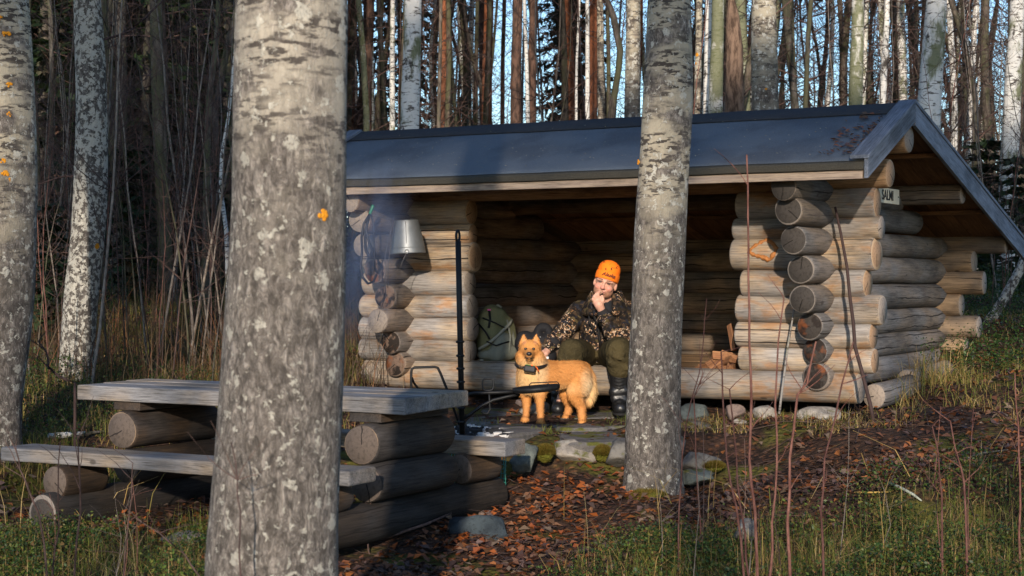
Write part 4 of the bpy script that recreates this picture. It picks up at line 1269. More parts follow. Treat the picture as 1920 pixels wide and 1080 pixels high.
# fire post with swing arm
FY = 10.3
fz = gz(P(865, 800, FY).x, FY)
fp = thing('fire_post', 'tall black iron post with a ring on top behind the picnic table', 'fire post', P(867, 815, FY))
mb = MB(); mb.tube([P(867, 828, FY), P(862, 600, FY), P(859, 452, FY)], .0175, 12); mb.build('pole', IRON, fp)
mb = MB(); c = P(858.5, 443, FY); mb.tube([c + Vector((.016 * math.cos(a) * .6, .02 * math.cos(a), .035 * math.sin(a))) for a in np.linspace(0, 6.28, 14, endpoint=False)], .008, 6, closed=True); mb.build('ring', IRON, fp)
for y, x in ((641, 862.5), (667, 863), (691, 863.5), (716, 864), (765, 865.5), (791, 866), (816, 866.5)):
    mb = MB(); c = P(x, y, FY); mb.lathe([(.018, -.008), (.026, -.005), (.026, .005), (.018, .008)], Matrix.Translation(c), 14); mb.build('collar', IRON, fp)
pan = thing('griddle_pan', 'flat black griddle on a swing arm in front of the dog', 'griddle', P(1018, 730, FY))
Mp = Matrix.Translation(P(1006, 731, FY - .02)) @ Matrix.Rotation(R(-5), 4, 'Y')
mb = MB(); mb.lathe([(0, -.010), (.13, -.010), (.142, .0), (.146, .022), (.142, .022), (.136, .003), (0, .001)], Mp, 40); mb.build('plate', IRON, pan)
mb = MB(); mb.tube(px_line([(993, 731, FY - .15), (993, 721, FY - .16), (996, 718, FY - .16), (1044, 716, FY - .12), (1047, 718, FY - .12), (1047, 731, FY - .10)]), .0035, 6); mb.build('handle', IRON, pan)
mb = MB(); mb.tube(px_line([(1028, 730, FY - .1), (1028, 719, FY - .13)]), .0035, 6); mb.build('handle_stay', IRON, pan)
arm = thing('swing_arm', 'bent black iron arm reaching from the fire post to the griddle', 'swing arm', P(915, 740, FY))
mb = MB(); mb.tube(px_line([(866, 742, FY), (890, 737, FY), (930, 736, FY), (968, 734, FY - .01)]), .011, 8); mb.build('bar', IRON, arm)
mb = MB(); mb.tube(px_line([(868, 786, FY), (882, 777, FY), (905, 760, FY), (925, 750, FY), (950, 744, FY), (975, 739, FY)]), .010, 8); mb.build('brace', IRON, arm)
mb = MB(); mb.tube([P(915, 721, FY) + Vector((.034 * math.copysign(abs(math.cos(a)) ** .6, math.cos(a)), 0, .036 * math.copysign(abs(math.sin(a)) ** .6, math.sin(a)))) for a in np.linspace(0, 6.28, 18, endpoint=False)], .0065, 6, closed=True); mb.build('ring', IRON, arm)
mb = MB(); mb.tube(px_line([(917, 735, FY), (918, 755, FY), (919, 768, FY), (914, 776, FY), (907, 775, FY), (903, 772, FY)]), .0065, 6); mb.build('hook', IRON, arm)
# bent bar trivet
tv = thing('iron_trivet', 'bent black bar trivet standing behind the table by the sill log', 'trivet', P(800, 800, 10.95))
mb = MB(); mb.tube(px_line([(771, 815, 10.9), (771, 700, 10.9), (772, 692, 10.9), (777, 689, 10.9), (815, 688, 10.9), (821, 690, 10.9), (826, 700, 10.9), (840, 735, 10.9), (866, 810, 10.95)]), .0085, 8); mb.build('hoop', IRON, tv)
mb = MB(); mb.tube(px_line([(773, 709, 10.92), (776, 718, 11.0), (783, 727, 11.05), (790, 740, 11.1), (800, 800, 11.15)]), .0075, 8); mb.build('back_leg', IRON, tv)

# ------------------------------------------------------------------ stones
def rock_mesh(name, size, seed, sub=3, cuts=7, rough=.10):
    q = random.Random(seed)
    bm = bmesh.new(); bmesh.ops.create_icosphere(bm, subdivisions=sub, radius=1)
    pl = []
    for _ in range(cuts):
        d = Vector((q.gauss(0, 1), q.gauss(0, 1), q.gauss(0, 1))).normalized(); pl.append((d, q.uniform(.50, .82)))
    off = Vector((q.uniform(0, 50), q.uniform(0, 50), q.uniform(0, 50)))
    for v in bm.verts:
        p = v.co.copy()
        for d, k in pl:
            t = p.dot(d)
            if t > k: p -= d * (t - k) * .97
        p *= 1 + rough * 2 * mnoise.noise(p * 1.5 + off) + rough * mnoise.noise(p * 4 + off)
        v.co = Vector((p.x * size[0], p.y * size[1], p.z * size[2]))
    me = bpy.data.meshes.new(name); bm.to_mesh(me); bm.free(); return me
def stone_mat(name, a, b, spot, moss=0.0, lichen=.3):
    n = NT(name, .85, .25); co = n.coord(); j = n.jit(co)
    f = n.noise(j, 9, 6, .65)
    c = n.mix(n.step(f, .35, .65), a, b)
    c = n.mix(n.math('MULTIPLY', n.step(n.noise(j, 60, 4, .7), .55, .68), .8), c, spot)
    lv = n.noise(j, 16, 5, .7)
    c = n.mix(n.math('MULTIPLY', n.step(lv, .66 - .2 * lichen, .70 - .15 * lichen), .6 * lichen), c, (.40, .40, .36))
    if moss:
        up = n.sep(n.coord('Normal'))[2]
        m = n.math('MULTIPLY', n.step(n.noise(j, 7, 5), .62 - .25 * moss, .70 - .2 * moss), n.step(up, .0, .6))
        c = n.mix(m, c, n.mix(n.noise(j, 80, 3), (.04, .05, .01), (.13, .12, .025)))
    return n.done(c, n.bump(n.math('ADD', f, n.math('MULTIPLY', n.noise(j, 45, 4), .4)), .7, .015))
S_GREY = stone_mat('grey_stone', (.08, .075, .07), (.165, .155, .14), (.06, .055, .05), .15)
S_PALE = stone_mat('pale_granite', (.17, .15, .13), (.31, .275, .235), (.08, .07, .06), .22, .5)
S_GREEN = stone_mat('green_stone', (.058, .066, .062), (.115, .13, .118), (.045, .05, .05), .2, .1)
S_PINK = stone_mat('pink_granite', (.12, .088, .076), (.21, .15, .125), (.07, .05, .045), .12, .2)
S_DARK = stone_mat('dark_stone', (.020, .027, .033), (.046, .060, .068), (.012, .014, .016), .0, 0.0)
S_FLAG = stone_mat('flagstone', (.075, .070, .068), (.15, .138, .128), (.05, .045, .043), .35, .15)
def rock(label, px, py, Y, size, mat, seed, rot=0, cat='stone', name='stone', dz=0.0, group=None, cuts=7):
    p = P(px, py, Y) + Vector((0, 0, dz - .022))
    o = link(name, rock_mesh(name, size, seed, 3, cuts), mat, None, Matrix.Translation(p) @ Matrix.Rotation(R(rot), 4, 'Z'))
    return tag(o, label, cat, group)
rock('dark blue green boulder on the leaves below the picnic table', 896, 988, 9.15, (.175, .15, .105), S_DARK, 3, 10, 'boulder', 'boulder', cuts=9)
rock('dark rounded boulder at the bottom edge of the picture', 752, 1075, 8.5, (.14, .13, .075), S_DARK, 8, 0, 'boulder', 'boulder')
rock('small brown stone on leaves against the base log', 800, 981, 9.35, (.05, .05, .035), S_GREY, 5)
rock('flat brown stone behind the dark blue green boulder', 915, 958, 9.6, (.06, .05, .03), S_PINK, 15)
# wall of stones under the sill and the terrace front
rock('greenish rounded boulder right of the rear bench end', 984, 853, 10.3, (.105, .11, .105), S_GREEN, 11, 0, 'boulder', 'boulder')
rock('long pale fissured granite block in the terrace edge', 1078, 843, 10.5, (.185, .13, .085), S_PALE, 12, -4, 'boulder', 'boulder', cuts=10)
rock('grey rounded boulder beside the foot of the middle trunk', 1163, 845, 10.4, (.115, .12, .095), S_GREY, 13, 0, 'boulder', 'boulder')
rock('mossy grey boulder right of the middle trunk', 1312, 862, 10.2, (.12, .12, .085), S_GREY, 14, 10, 'boulder', 'boulder')
rock('low dark stone below the mossy grey boulder', 1300, 888, 10.0, (.13, .1, .05), S_GREEN, 16)
rock('pale stone under the sill behind the dog', 1000, 765, 12.0, (.12, .10, .085), S_PALE, 21)
rock('reddish stone wedged on the pale stone under the sill', 983, 748, 11.95, (.06, .06, .035), S_PINK, 22)
rock('green speckled stone under the sill right of the middle trunk', 1302, 770, 11.65, (.135, .12, .075), S_GREEN, 23)
rock('brown stone under the sill between two pale ones', 1378, 768, 11.45, (.085, .1, .065), S_PINK, 24)
rock('pale granite stone under the sill left of the birch stick', 1433, 772, 11.25, (.085, .1, .06), S_PALE, 25)
rock('small tan stone in the grass before the sill', 1387, 784, 11.2, (.05, .045, .028), S_PALE, 26)
rock('pale mottled stone under the right end of the sill', 1535, 772, 11.1, (.15, .12, .065), S_PALE, 27)
rock('flat grey stone below the green speckled stone', 1300, 792, 11.3, (.14, .16, .035), S_FLAG, 28)
rock('flat step stone below the grey slab right of the middle trunk', 1305, 812, 11.0, (.15, .15, .035), S_FLAG, 29)
rock('stone under the left end of the sill', 740, 742, 12.85, (.16, .12, .07), S_GREY, 30)
rock('weathered stone hidden in grass at the right of the leaf patch', 1745, 915, 9.2, (.11, .1, .07), S_DARK, 31)
rock('grey stone half sunk in the green plants at lower right', 1400, 985, 8.6, (.09, .09, .06), S_GREY, 32)
rock('pale flat stone under the near base log of the table', 110, 1012, 8.95, (.22, .14, .05), S_GREY, 33)
rock('flat mossy stone in the grass by the near trunk', 345, 1003, 8.85, (.13, .10, .045), S_GREY, 34)
# flagstones of the terrace, irregular polygons with a tilted top
def flag(label, pts, zt, th, seed):
    q = random.Random(seed)
    bm = bmesh.new()
    n_ = len(pts)
    P2 = []
    for i in range(n_):
        a, b = Vector(pts[i]), Vector(pts[(i + 1) % n_])
        for f in (0, .33, .66):
            p = a.lerp(b, f); P2.append((p.x + q.uniform(-.015, .015), p.y + q.uniform(-.015, .015)))
    t1, t2 = q.uniform(-.02, .02), q.uniform(-.02, .02)
    cx = sum(p[0] for p in P2) / len(P2); cy = sum(p[1] for p in P2) / len(P2)
    top = [bm.verts.new((cx + (x - cx) * .95, cy + (y - cy) * .95, zt + (x - cx) * t1 + (y - cy) * t2 + q.uniform(-.004, .004))) for x, y in P2]
    mid = [bm.verts.new((x, y, zt - .018 + (x - cx) * t1 + (y - cy) * t2)) for x, y in P2]
    bot = [bm.verts.new((cx + (x - cx) * .97, cy + (y - cy) * .97, zt - th)) for x, y in P2]
    c_ = bm.verts.new((cx, cy, zt + .006))
    m = len(P2)
    for i in range(m):
        k = (i + 1) % m
        bm.faces.new((c_, top[i], top[k])); bm.faces.new((top[i], mid[i], mid[k], top[k])); bm.faces.new((mid[i], bot[i], bot[k], mid[k]))
    bm.faces.new(bot[::-1])
    bmesh.ops.recalc_face_normals(bm, faces=bm.faces)
    me = bpy.data.meshes.new('flagstone'); bm.to_mesh(me); bm.free()
    return tag(link('flagstone', me, S_FLAG, smooth=False), label, 'flagstone', 'flagstones of the terrace')
def g2(px, py, z):
    Y = (HC - z) * F / (py - HY); return ((px - 960) / F * Y, Y)
def fl(label, pxs, z, th, seed): flag(label, [g2(x, y, z) for x, y in pxs], z, th, seed)
fl('dark flat flagstone under the front paws of the dog', [(905, 800), (930, 789), (1010, 787), (1030, 794), (1018, 807), (960, 816), (918, 812)], -.055, .08, 1)
fl('long grey flagstone at the terrace edge below the hind paws', [(1040, 815), (1100, 807), (1200, 806), (1290, 809), (1285, 826), (1180, 828), (1060, 828)], -.085, .10, 2)
fl('flagstone under the hind paws of the dog', [(1034, 797), (1060, 786), (1120, 787), (1180, 790), (1185, 799), (1120, 804), (1050, 803)], -.058, .08, 3)
fl('flagstone behind the dog at the foot of the sill', [(975, 782), (1050, 774), (1180, 772), (1188, 782), (1100, 783.5), (1010, 786)], -.035, .08, 4)
fl('wide rough flagstone behind the fire place', [(872, 788), (900, 768), (965, 764), (985, 776), (960, 786), (905, 791)], -.03, .08, 5)
fl('mossy flagstone hidden behind the middle trunk', [(1195, 790), (1200, 776), (1270, 778), (1280, 790), (1240, 797)], -.03, .09, 6)
# fire place: ring stones, ash and charred wood, green wire mesh
rock('orange pink fire stone beside the post', 928, 822, 10.55, (.075, .07, .042), S_PINK, 41)
rock('pinkish flat fire stone at the right of the ashes', 965, 826, 10.6, (.085, .08, .035), S_PINK, 42)
rock('grey fire stone behind the ashes', 900, 812, 10.95, (.10, .07, .045), S_GREY, 43)
rock('grey rear stone of the fire ring under the swing arm', 945, 806, 10.95, (.09, .07, .04), S_FLAG, 44)
ASH = plain('white_ash', (.50, .48, .46), .95, var=.3, scale=50)
COALM = plain('charcoal', (.02, .02, .022), .9, var=.5, scale=60)
def bits(name, label, cat, nn, mat, seed, smin, smax):
    q = random.Random(seed); mb = MB()
    for _ in range(nn):
        a, r_ = q.uniform(0, 6.28), .30 * math.sqrt(q.random())
        c0 = P(880, 812, 10.72)
        x, y = c0.x + r_ * math.cos(a), c0.y + r_ * .75 * math.sin(a)
        s_ = q.uniform(smin, smax)
        Mq = Matrix.Rotation(q.uniform(0, 6), 3, 'Z') @ Matrix.Rotation(q.uniform(-.6, .6), 3, 'X')
        mb.box((x, y, -.085 + .06 * (1 - r_ / .3) + q.uniform(-.01, .02)), (s_ * 1.6, s_, s_ * .7), Mq)
    o = mb.build(name, mat, None, smooth=False)
    return tag(o, label, cat, kind='stuff')
bits('ash_heap', 'white ash and burnt flakes in the fire place', 'ash', 320, ASH, 1, .012, .035)
bits('charcoal', 'black charcoal lumps in the fire place', 'charcoal', 90, COALM, 2, .02, .05)
gm_ = thing('wire_basket', 'green plastic coated wire mesh round the fire place under the rear bench', 'wire mesh', P(930, 900, 10.1))
GW = plain('green_wire', (.03, .16, .13), .5, spec=.4)
mb = MB()
q = random.Random(4)
x0, x1 = P(806, 880, 10.05).x, P(949, 880, 10.05).x
for i in range(26):
    x = x0 + (x1 - x0) * i / 25
    yy = 10.02 + .12 * math.sin(i * .35)
    mb.tube([(x, yy, -.36), (x + q.uniform(-.008, .008), yy, -.24), (x, yy + .01, -.11)], .0028, 4)
for k in range(10):
    z = -.35 + .026 * k
    mb.tube([(x0 + (x1 - x0) * i / 25, 10.02 + .12 * math.sin(i * .35), z + q.uniform(-.004, .004)) for i in range(26)], .0028, 4)
o = mb.build('wire_grid', GW, gm_); o['kind'] = 'stuff'

# ------------------------------------------------------------------ leaning sticks, firewood
sk = MB(); pts = [P(x, y, Y) for x, y, Y in ((1640, 800, 10.75), (1632, 760, 10.78), (1617, 700, 10.82), (1603, 650, 10.86), (1600, 605, 10.88), (1594, 560, 10.9), (1588, 500, 10.93), (1577, 440, 10.97), (1566, 388, 11.0))]
sk.tube(pts, [.0135, .013, .0125, .012, .0115, .011, .010, .009, .008], 8)
tag(sk.build('leaning_stick', plain('dark_stick_bark', (.042, .024, .021), .8, var=.4, scale=25)), 'long dark curved stick leaning against the right corner logs', 'stick')
sk = MB(); pts = [P(x, y, Y) for x, y, Y in ((1461, 776, 11.15), (1466, 735, 11.16), (1472, 690, 11.17), (1477, 650, 11.18), (1484, 610, 11.19), (1489, 578, 11.2))]
sk.tube(pts, [.0085, .008, .0075, .007, .0065, .005], 8)
tag(sk.build('leaning_stick', birch_bark('stick_birch_bark', .3, (.27, .25, .23))), 'thin white barked birch stick leaning left of the right corner log ends', 'stick')
SPLIT = wood('split_birch', (.20, .085, .04), (.27, .135, .065), (.08, .033, .018), crack=0, bump=.5)
q = random.Random(17)
FW = ['split log lying lowest left in the firewood heap', 'pale split log in front of the firewood heap', 'orange split log facing out of the firewood heap', 'split log slanting over the firewood heap', 'bark covered piece on top of the firewood heap', 'thin split piece across the firewood heap',
      'split log at the right of the firewood heap by the wall', 'short chunk at the foot of the firewood heap', 'split log at the back of the firewood heap', 'single split stick standing against the pier by the firewood']
FP = [(1330, 687, 0, 20), (1352, 688, 0, 5), (1370, 682, 80, 10), (1345, 676, 30, 25), (1360, 668, 10, -5), (1375, 672, 160, 20), (1380, 686, 60, 10), (1325, 690, 45, 0), (1358, 680, 120, -15), (1374, 632, 100, 62)]
for lab, (x, y, rz_, rx) in zip(FW, FP):
    c0 = P(x, y, 11.85)
    Mq = Matrix.Translation(c0) @ Matrix.Rotation(R(rz_), 4, 'Z') @ Matrix.Rotation(R(-rx), 4, 'Y')
    L, w = (.19, .036) if rx < 50 else (.2, .028)
    mb = MB()
    mb.add([(s_ * L / 2, a * w, b * w) for s_ in (-1, 1) for a, b in ((-.9 + q.uniform(-.2, .2), -.7), (.9, -.7 + q.uniform(-.2, .3)), (.1 + q.uniform(-.4, .4), .9))], [(0, 2, 1), (3, 4, 5), (0, 1, 4, 3), (1, 2, 5, 4), (2, 0, 3, 5)])
    tag(mb.build('firewood_log', SPLIT, None, smooth=False, M=Mq, bevel=.004), lab, 'firewood', 'firewood by the right pier')

# ------------------------------------------------------------------ backpack and black bag on the floor
OLIVE = plain('olive_canvas', (.150, .150, .078), .9, var=.22, scale=120, bump=.3)
OLIVE2 = plain('grey_green_mesh_cloth', (.185, .19, .15), .9, var=.3, scale=200, bump=.4)
WEB = plain('grey_webbing', (.26, .26, .21), .85, var=.2, scale=150)
BY = 12.9
bp = thing('backpack', 'olive green backpack leaning on the left pier inside the shelter', 'backpack', P(930, 680, BY))
def B(px, py, dy=0): return P(px, py, BY + dy)
mb = MB()
mb.cap(B(925, 660), B(920, 612), .125, .12); mb.cap(B(945, 662, .02), B(940, 615, .02), .115, .11); mb.cap(B(918, 600), B(932, 596), .095, .085)
mb.ell(B(922, 585, .0), (.075, .08, .06))
bake_remesh(mb.build('body', OLIVE, bp), .012, 4)
mb = MB(); mb.cap(B(935, 662, -.09), B(944, 640, -.09), .085, .07); mb.ell(B(948, 660, -.07), (.095, .09, .07)); mb.ell(B(915, 665, -.06), (.09, .08, .045))
bake_remesh(mb.build('front_pocket', OLIVE2, bp), .011, 4)
def strap(pts, w, mat, name, parent):
    mb = MB(); mb.tube([B(*p) for p in pts], w, 5); return mb.build(name, mat, parent)
strap([(897, 655, -.125), (915, 645, -.14), (935, 628, -.13), (955, 608, -.1), (960, 600, -.05)], .012, WEB, 'compression_strap', bp)
strap([(897, 607, -.09), (910, 622, -.13), (918, 636, -.14)], .008, BLACKP, 'compression_strap', bp)
strap([(917, 582, -.08), (919, 598, -.10), (916, 615, -.125)], .009, BLACKP, 'zip', bp)
strap([(930, 577, .0), (945, 590, .0), (955, 612, -.03), (963, 640, -.05), (968, 668, -.05)], .020, OLIVE2, 'shoulder_strap', bp)
strap([(925, 580, -.03), (933, 572, .0), (941, 577, .0)], .010, WEB, 'grab_loop', bp)
mb = MB(); mb.cap(B(915, 581, -.085), B(919, 581, -.085), .006, .006); mb.build('zip_pull', plain('pink_cord', (.6, .09, .35), .7), bp)
strap([(905, 596, -.105), (930, 606, -.125), (952, 618, -.11)], .006, BLACKP, 'compression_strap', bp)
strap([(951, 600, -.06), (957, 630, -.13), (955, 662, -.15)], .007, WEB, 'compression_strap', bp)
strap([(912, 640, -.15), (930, 648, -.17), (955, 640, -.15)], .006, BLACKP, 'pocket_zip', bp)
strap([(906, 575 + 100, -.1), (900, 690 - 15, -.06), (896, 678, -.04)], .01, WEB, 'hip_strap', bp)
BAGM = plain('black_cloth', (.011, .011, .014), .8, var=.5, scale=70, bump=.5)
bb = thing('black_bag', 'black padded bag on the shelter floor between backpack and man', 'bag', P(1005, 680, 12.85))
mb = MB()
c = P(1019, 625, 12.8)
for a in np.linspace(0, 6.28, 14, endpoint=False): mb.ell(c + Vector((.045 * math.cos(a), .02 * math.sin(a), .05 * math.sin(a))), (.034, .04, .034), seg=8, rows=6)
mb.cap(P(985, 645, 12.82), P(1018, 650, 12.82), .085, .09); mb.cap(P(990, 665, 12.82), P(1025, 668, 12.82), .07, .08); mb.ell(P(985, 632, 12.82), (.07, .06, .05))
bake_remesh(mb.build('body', BAGM, bb), .012, 3)
mb = MB(); mb.ell(P(1013, 632, 12.74), (.006, .004, .006)); mb.build('snap_button', ZINC, bb)

# smoke drifting from the fire place past the left pier
sm = bpy.data.materials.new('smoke'); sm.use_nodes = True
nt = sm.node_tree; nt.nodes.clear()
out = nt.nodes.new('ShaderNodeOutputMaterial'); pv = nt.nodes.new('ShaderNodeVolumePrincipled')
tc = nt.nodes.new('ShaderNodeTexCoord'); nz_ = nt.nodes.new('ShaderNodeTexNoise'); nz_.inputs['Scale'].default_value = 2.2; nz_.inputs['Detail'].default_value = 3
mp = nt.nodes.new('ShaderNodeMapping'); mp.inputs['Scale'].default_value = (1.6, 1.0, .6)
ln_ = nt.nodes.new('ShaderNodeVectorMath'); ln_.operation = 'LENGTH'
mr = nt.nodes.new('ShaderNodeMapRange'); mr.inputs['From Min'].default_value = 1.0; mr.inputs['From Max'].default_value = .25; mr.interpolation_type = 'SMOOTHSTEP'
mn = nt.nodes.new('ShaderNodeMapRange'); mn.inputs['From Min'].default_value = .38; mn.inputs['From Max'].default_value = .68
mu = nt.nodes.new('ShaderNodeMath'); mu.operation = 'MULTIPLY'; mu2 = nt.nodes.new('ShaderNodeMath'); mu2.operation = 'MULTIPLY'; mu2.inputs[1].default_value = 1.9
L_ = nt.links
L_.new(tc.outputs['Object'], mp.inputs[0]); L_.new(mp.outputs[0], nz_.inputs['Vector']); L_.new(tc.outputs['Object'], ln_.inputs[0]); L_.new(ln_.outputs['Value'], mr.inputs['Value'])
L_.new(nz_.outputs[0], mn.inputs['Value']); L_.new(mn.outputs[0], mu.inputs[0]); L_.new(mr.outputs[0], mu.inputs[1]); L_.new(mu.outputs[0], mu2.inputs[0]); L_.new(mu2.outputs[0], pv.inputs['Density'])
pv.inputs['Color'].default_value = (.50, .64, 1.0, 1); pv.inputs['Anisotropy'].default_value = .2
L_.new(pv.outputs[0], out.inputs['Volume'])
mb = MB(); mb.ell((0, 0, 0), (1, 1, 1), None, 20, 12)
c = P(690, 470, 11.9)
o = mb.build('smoke', sm, None, M=Matrix.Translation(c) @ Matrix.Rotation(R(8), 4, 'Y') @ Matrix.Diagonal((.36, .42, .78, 1)))
tag(o, 'thin blue smoke drifting past the bucket on the left pier', 'smoke', kind='stuff')
# ------------------------------------------------------------------ the man sitting on the sill
def skin_mat():
    n = NT('skin', .5, .35)
    a = n.new('Attribute'); a.attribute_name = 'tint'
    c = n.mix(n.math('MULTIPLY', n.noise(n.coord(), 60, 3), .35), a.outputs['Color'], n.mix(1.0, a.outputs['Color'], (.72, .60, .55), 'MULTIPLY'))
    n.b.inputs['Subsurface Weight'].default_value = .12
    n.b.inputs['Subsurface Radius'].default_value = (.012, .005, .003)
    n.b.inputs['Subsurface Scale'].default_value = .5
    return n.done(c)
SKIN = skin_mat()
man = thing('person', 'man in camouflage jacket and orange beanie sitting with fist at chin', 'person', P(1125, 690, 12.2))
HO = P(1135.5, 530, 11.98)
hr = R(15); yaw = R(9)
ez = Vector((math.sin(hr), -.05, math.cos(hr))).normalized()
ef = Vector((-math.sin(yaw), -math.cos(yaw), .02)); ef = (ef - ez * ef.dot(ez)).normalized()
ex = ez.cross(ef) * -1.0
if ex.x < 0: ex = -ex
MH = Matrix((ex, ef, ez)).transposed()
def H(x, y, z): return HO + MH @ Vector((x, y, z))
mb = MB()
mb.ell(H(0, -.015, .028), (.077, .097, .090), MH, 20, 14)
mb.ell(H(0, .016, -.055), (.071, .068, .060), MH, 16, 12)
mb.ell(H(0, .056, -.096), (.032, .026, .022), MH)
for s_ in (-1, 1):
    mb.ell(H(s_ * .036, .056, -.034), (.031, .030, .028), MH)
    mb.ell(H(s_ * .077, -.012, -.014), (.010, .020, .028), MH)
    mb.ell(H(s_ * .012, .098, -.038), (.009, .010, .008), MH)
    mb.cap(H(s_ * .012, .084, .017), H(s_ * .050, .070, .014), .011, .010)
mb.cap(H(0, .086, .006), H(0, .108, -.034), .009, .0145)
mb.cap(H(-.020, .080, -.062), H(.020, .080, -.062), .008, .008)
mb.cap(H(-.016, .079, -.074), H(.016, .079, -.074), .010, .010)
NB = P(1137, 572, 12.09)
mb.cap(H(0, -.035, -.06), NB + Vector((0, 0, -.02)), .060, .066)
# slim trunk and limbs under the clothes
CH = P(1130, 605, 12.2); PV = P(1125, 662, 12.38)
LS, RS = P(1176, 584, 12.13), P(1088, 584, 12.2)
LE, RE = P(1164, 644, 11.80), P(1050, 628, 12.02)
LW, RW = P(1129, 583, 11.85), P(1029, 655, 11.88)
LK, RK = P(1160, 657, 11.74), P(1072, 660, 11.80)
LA, RA = P(1160, 762, 11.78), P(1049, 765, 11.82)
LHIP, RHIP = P(1142, 668, 12.34), P(1104, 668, 12.38)
mb.cap(NB + Vector((0, .02, -.02)), CH, .06, .10); mb.cap(CH, PV, .10, .09)
mb.cap(LS, CH + Vector((.05, 0, .03)), .05, .07); mb.cap(RS, CH + Vector((-.05, 0, .03)), .05, .07)
for a, b, c in ((LS, LE, LW), (RS, RE, RW)):
    mb.cap(a, b, .040, .034); mb.cap(b, c, .034, .026)
for a, b, c in ((LHIP, LK, LA), (RHIP, RK, RA)):
    mb.cap(a, b, .060, .045); mb.cap(b, c, .042, .032); mb.cap(c, c + Vector((0, -.05, -.015)), .028, .026)
mb.cap(PV, LHIP, .08, .07); mb.cap(PV, RHIP, .08, .07)
# left fist under the chin
def fist(w, palm, kn, pm, mb):
    pass
def px3(*p): return P(*p)
mb.cap(px3(1129, 584, 11.85), px3(1123, 571, 11.83), .027, .034)
mb.ell(px3(1121, 566, 11.835), (.036, .022, .040))
K = [(1111.5, 561, 11.828), (1113.5, 556, 11.822), (1117, 552, 11.820), (1121.5, 550, 11.824)]
for (kx, ky, kY) in K:
    a = px3(1122, 568, 11.835); k = px3(kx, ky, kY)
    mb.cap(a, k, .012, .0105)
    m1 = k + Vector((.016, .020, .016)); m2 = m1 + Vector((.016, .010, -.010))
    mb.cap(k, m1, .0105, .0095); mb.cap(m1, m2, .0095, .0085)
mb.cap(px3(1128, 572, 11.832), px3(1131, 562, 11.825), .0125, .0115); mb.cap(px3(1131, 562, 11.825), px3(1129, 555, 11.828), .0115, .0095)
# right hand resting on the back of the dog
mb.cap(px3(1029, 655, 11.88), px3(1023, 661, 11.845), .024, .028)
mb.ell(px3(1021, 663, 11.83), (.030, .026, .028))
for k, (fx, fy) in enumerate(((1012, 666), (1015, 671), (1019, 673), (1023, 673))):
    a = px3(1021, 663, 11.825); b = px3((fx + 1021) / 2 + (fx - 1021) * .15, (fy + 663) / 2 + 1, 11.80); c = px3(fx, fy + 1, 11.79)
    mb.cap(a, b, .0115, .0105); mb.cap(b, c, .0105, .0085)
mb.cap(px3(1019, 659, 11.81), px3(1012, 661, 11.79), .0115, .010); mb.cap(px3(1012, 661, 11.79), px3(1010, 665, 11.785), .010, .0085)
body = bake_remesh(mb.build('body', SKIN, man), .0048, 3, .5)
co = np.empty(len(body.data.vertices) * 3, dtype=np.float32); body.data.vertices.foreach_get('co', co); co = co.reshape(-1, 3)
lc = (co - np.array(HO)) @ np.array(MH)
base = np.tile(np.array([.60, .335, .245]), (len(co), 1))
def blend(mask, col):
    global base
    m = np.clip(mask, 0, 1)[:, None]; base = base * (1 - m) + np.array(col) * m
sph = lambda c, r: np.clip(1.3 - np.linalg.norm((lc - np.array(c)) / np.array(r), axis=1), 0, 1) * 2
blend(sph((0, .11, -.035), (.022, .03, .018)) * .5, (.62, .24, .18))
for s_ in (-1, 1):
    blend(sph((s_ * .04, .08, -.035), (.026, .04, .024)) * .45, (.60, .235, .175))
    blend(sph((s_ * .032, .085, .002), (.018, .02, .008)) * .3, (.30, .14, .10))
beard = np.clip((-.040 - lc[:, 2]) * 40, 0, 1) * np.clip((lc[:, 1] + .02) * 40, 0, 1) * (np.linalg.norm(lc, axis=1) < .16) * (np.linalg.norm(co - np.array(P(1121, 562, 11.835)), axis=1) > .062)
blend(beard * .60, (.27, .12, .06))
blend(sph((0, .09, -.067), (.022, .02, .009)) * .9, (.50, .17, .14))
hand = np.minimum(np.linalg.norm(co - np.array(P(1121, 562, 11.835)), axis=1), np.linalg.norm(co - np.array(P(1021, 664, 11.83)), axis=1)) < .07
ca = body.data.color_attributes.new('tint', 'FLOAT_COLOR', 'POINT')
ca.data.foreach_set('color', np.concatenate([base, np.ones((len(co), 1))], 1).astype(np.float32).ravel())
# eyes, brows, mouth line
EYE = plain('eye', (.05, .035, .03), .25, spec=.6); BROW = plain('ginger_hair', (.20, .095, .045), .8, var=.4, scale=200)
for s_ in (-1, 1):
    mb = MB(); mb.ell(H(s_ * .032, .0835, .001), (.0135, .006, .0042), MH, 12, 8); mb.build('eye', EYE, man)
    mb = MB(); mb.cap(H(s_ * .016, .0965, .019), H(s_ * .046, .083, .020), .0032, .0026, 8); mb.build('eyebrow', BROW, man)
mb = MB(); mb.tube([H(-.021, .0865, -.067), H(-.008, .0905, -.0685), (H(.008, .0905, -.0685)), H(.021, .0865, -.066)], .0026, 6); mb.build('mouth', plain('mouth_line', (.16, .045, .04), .6), man)
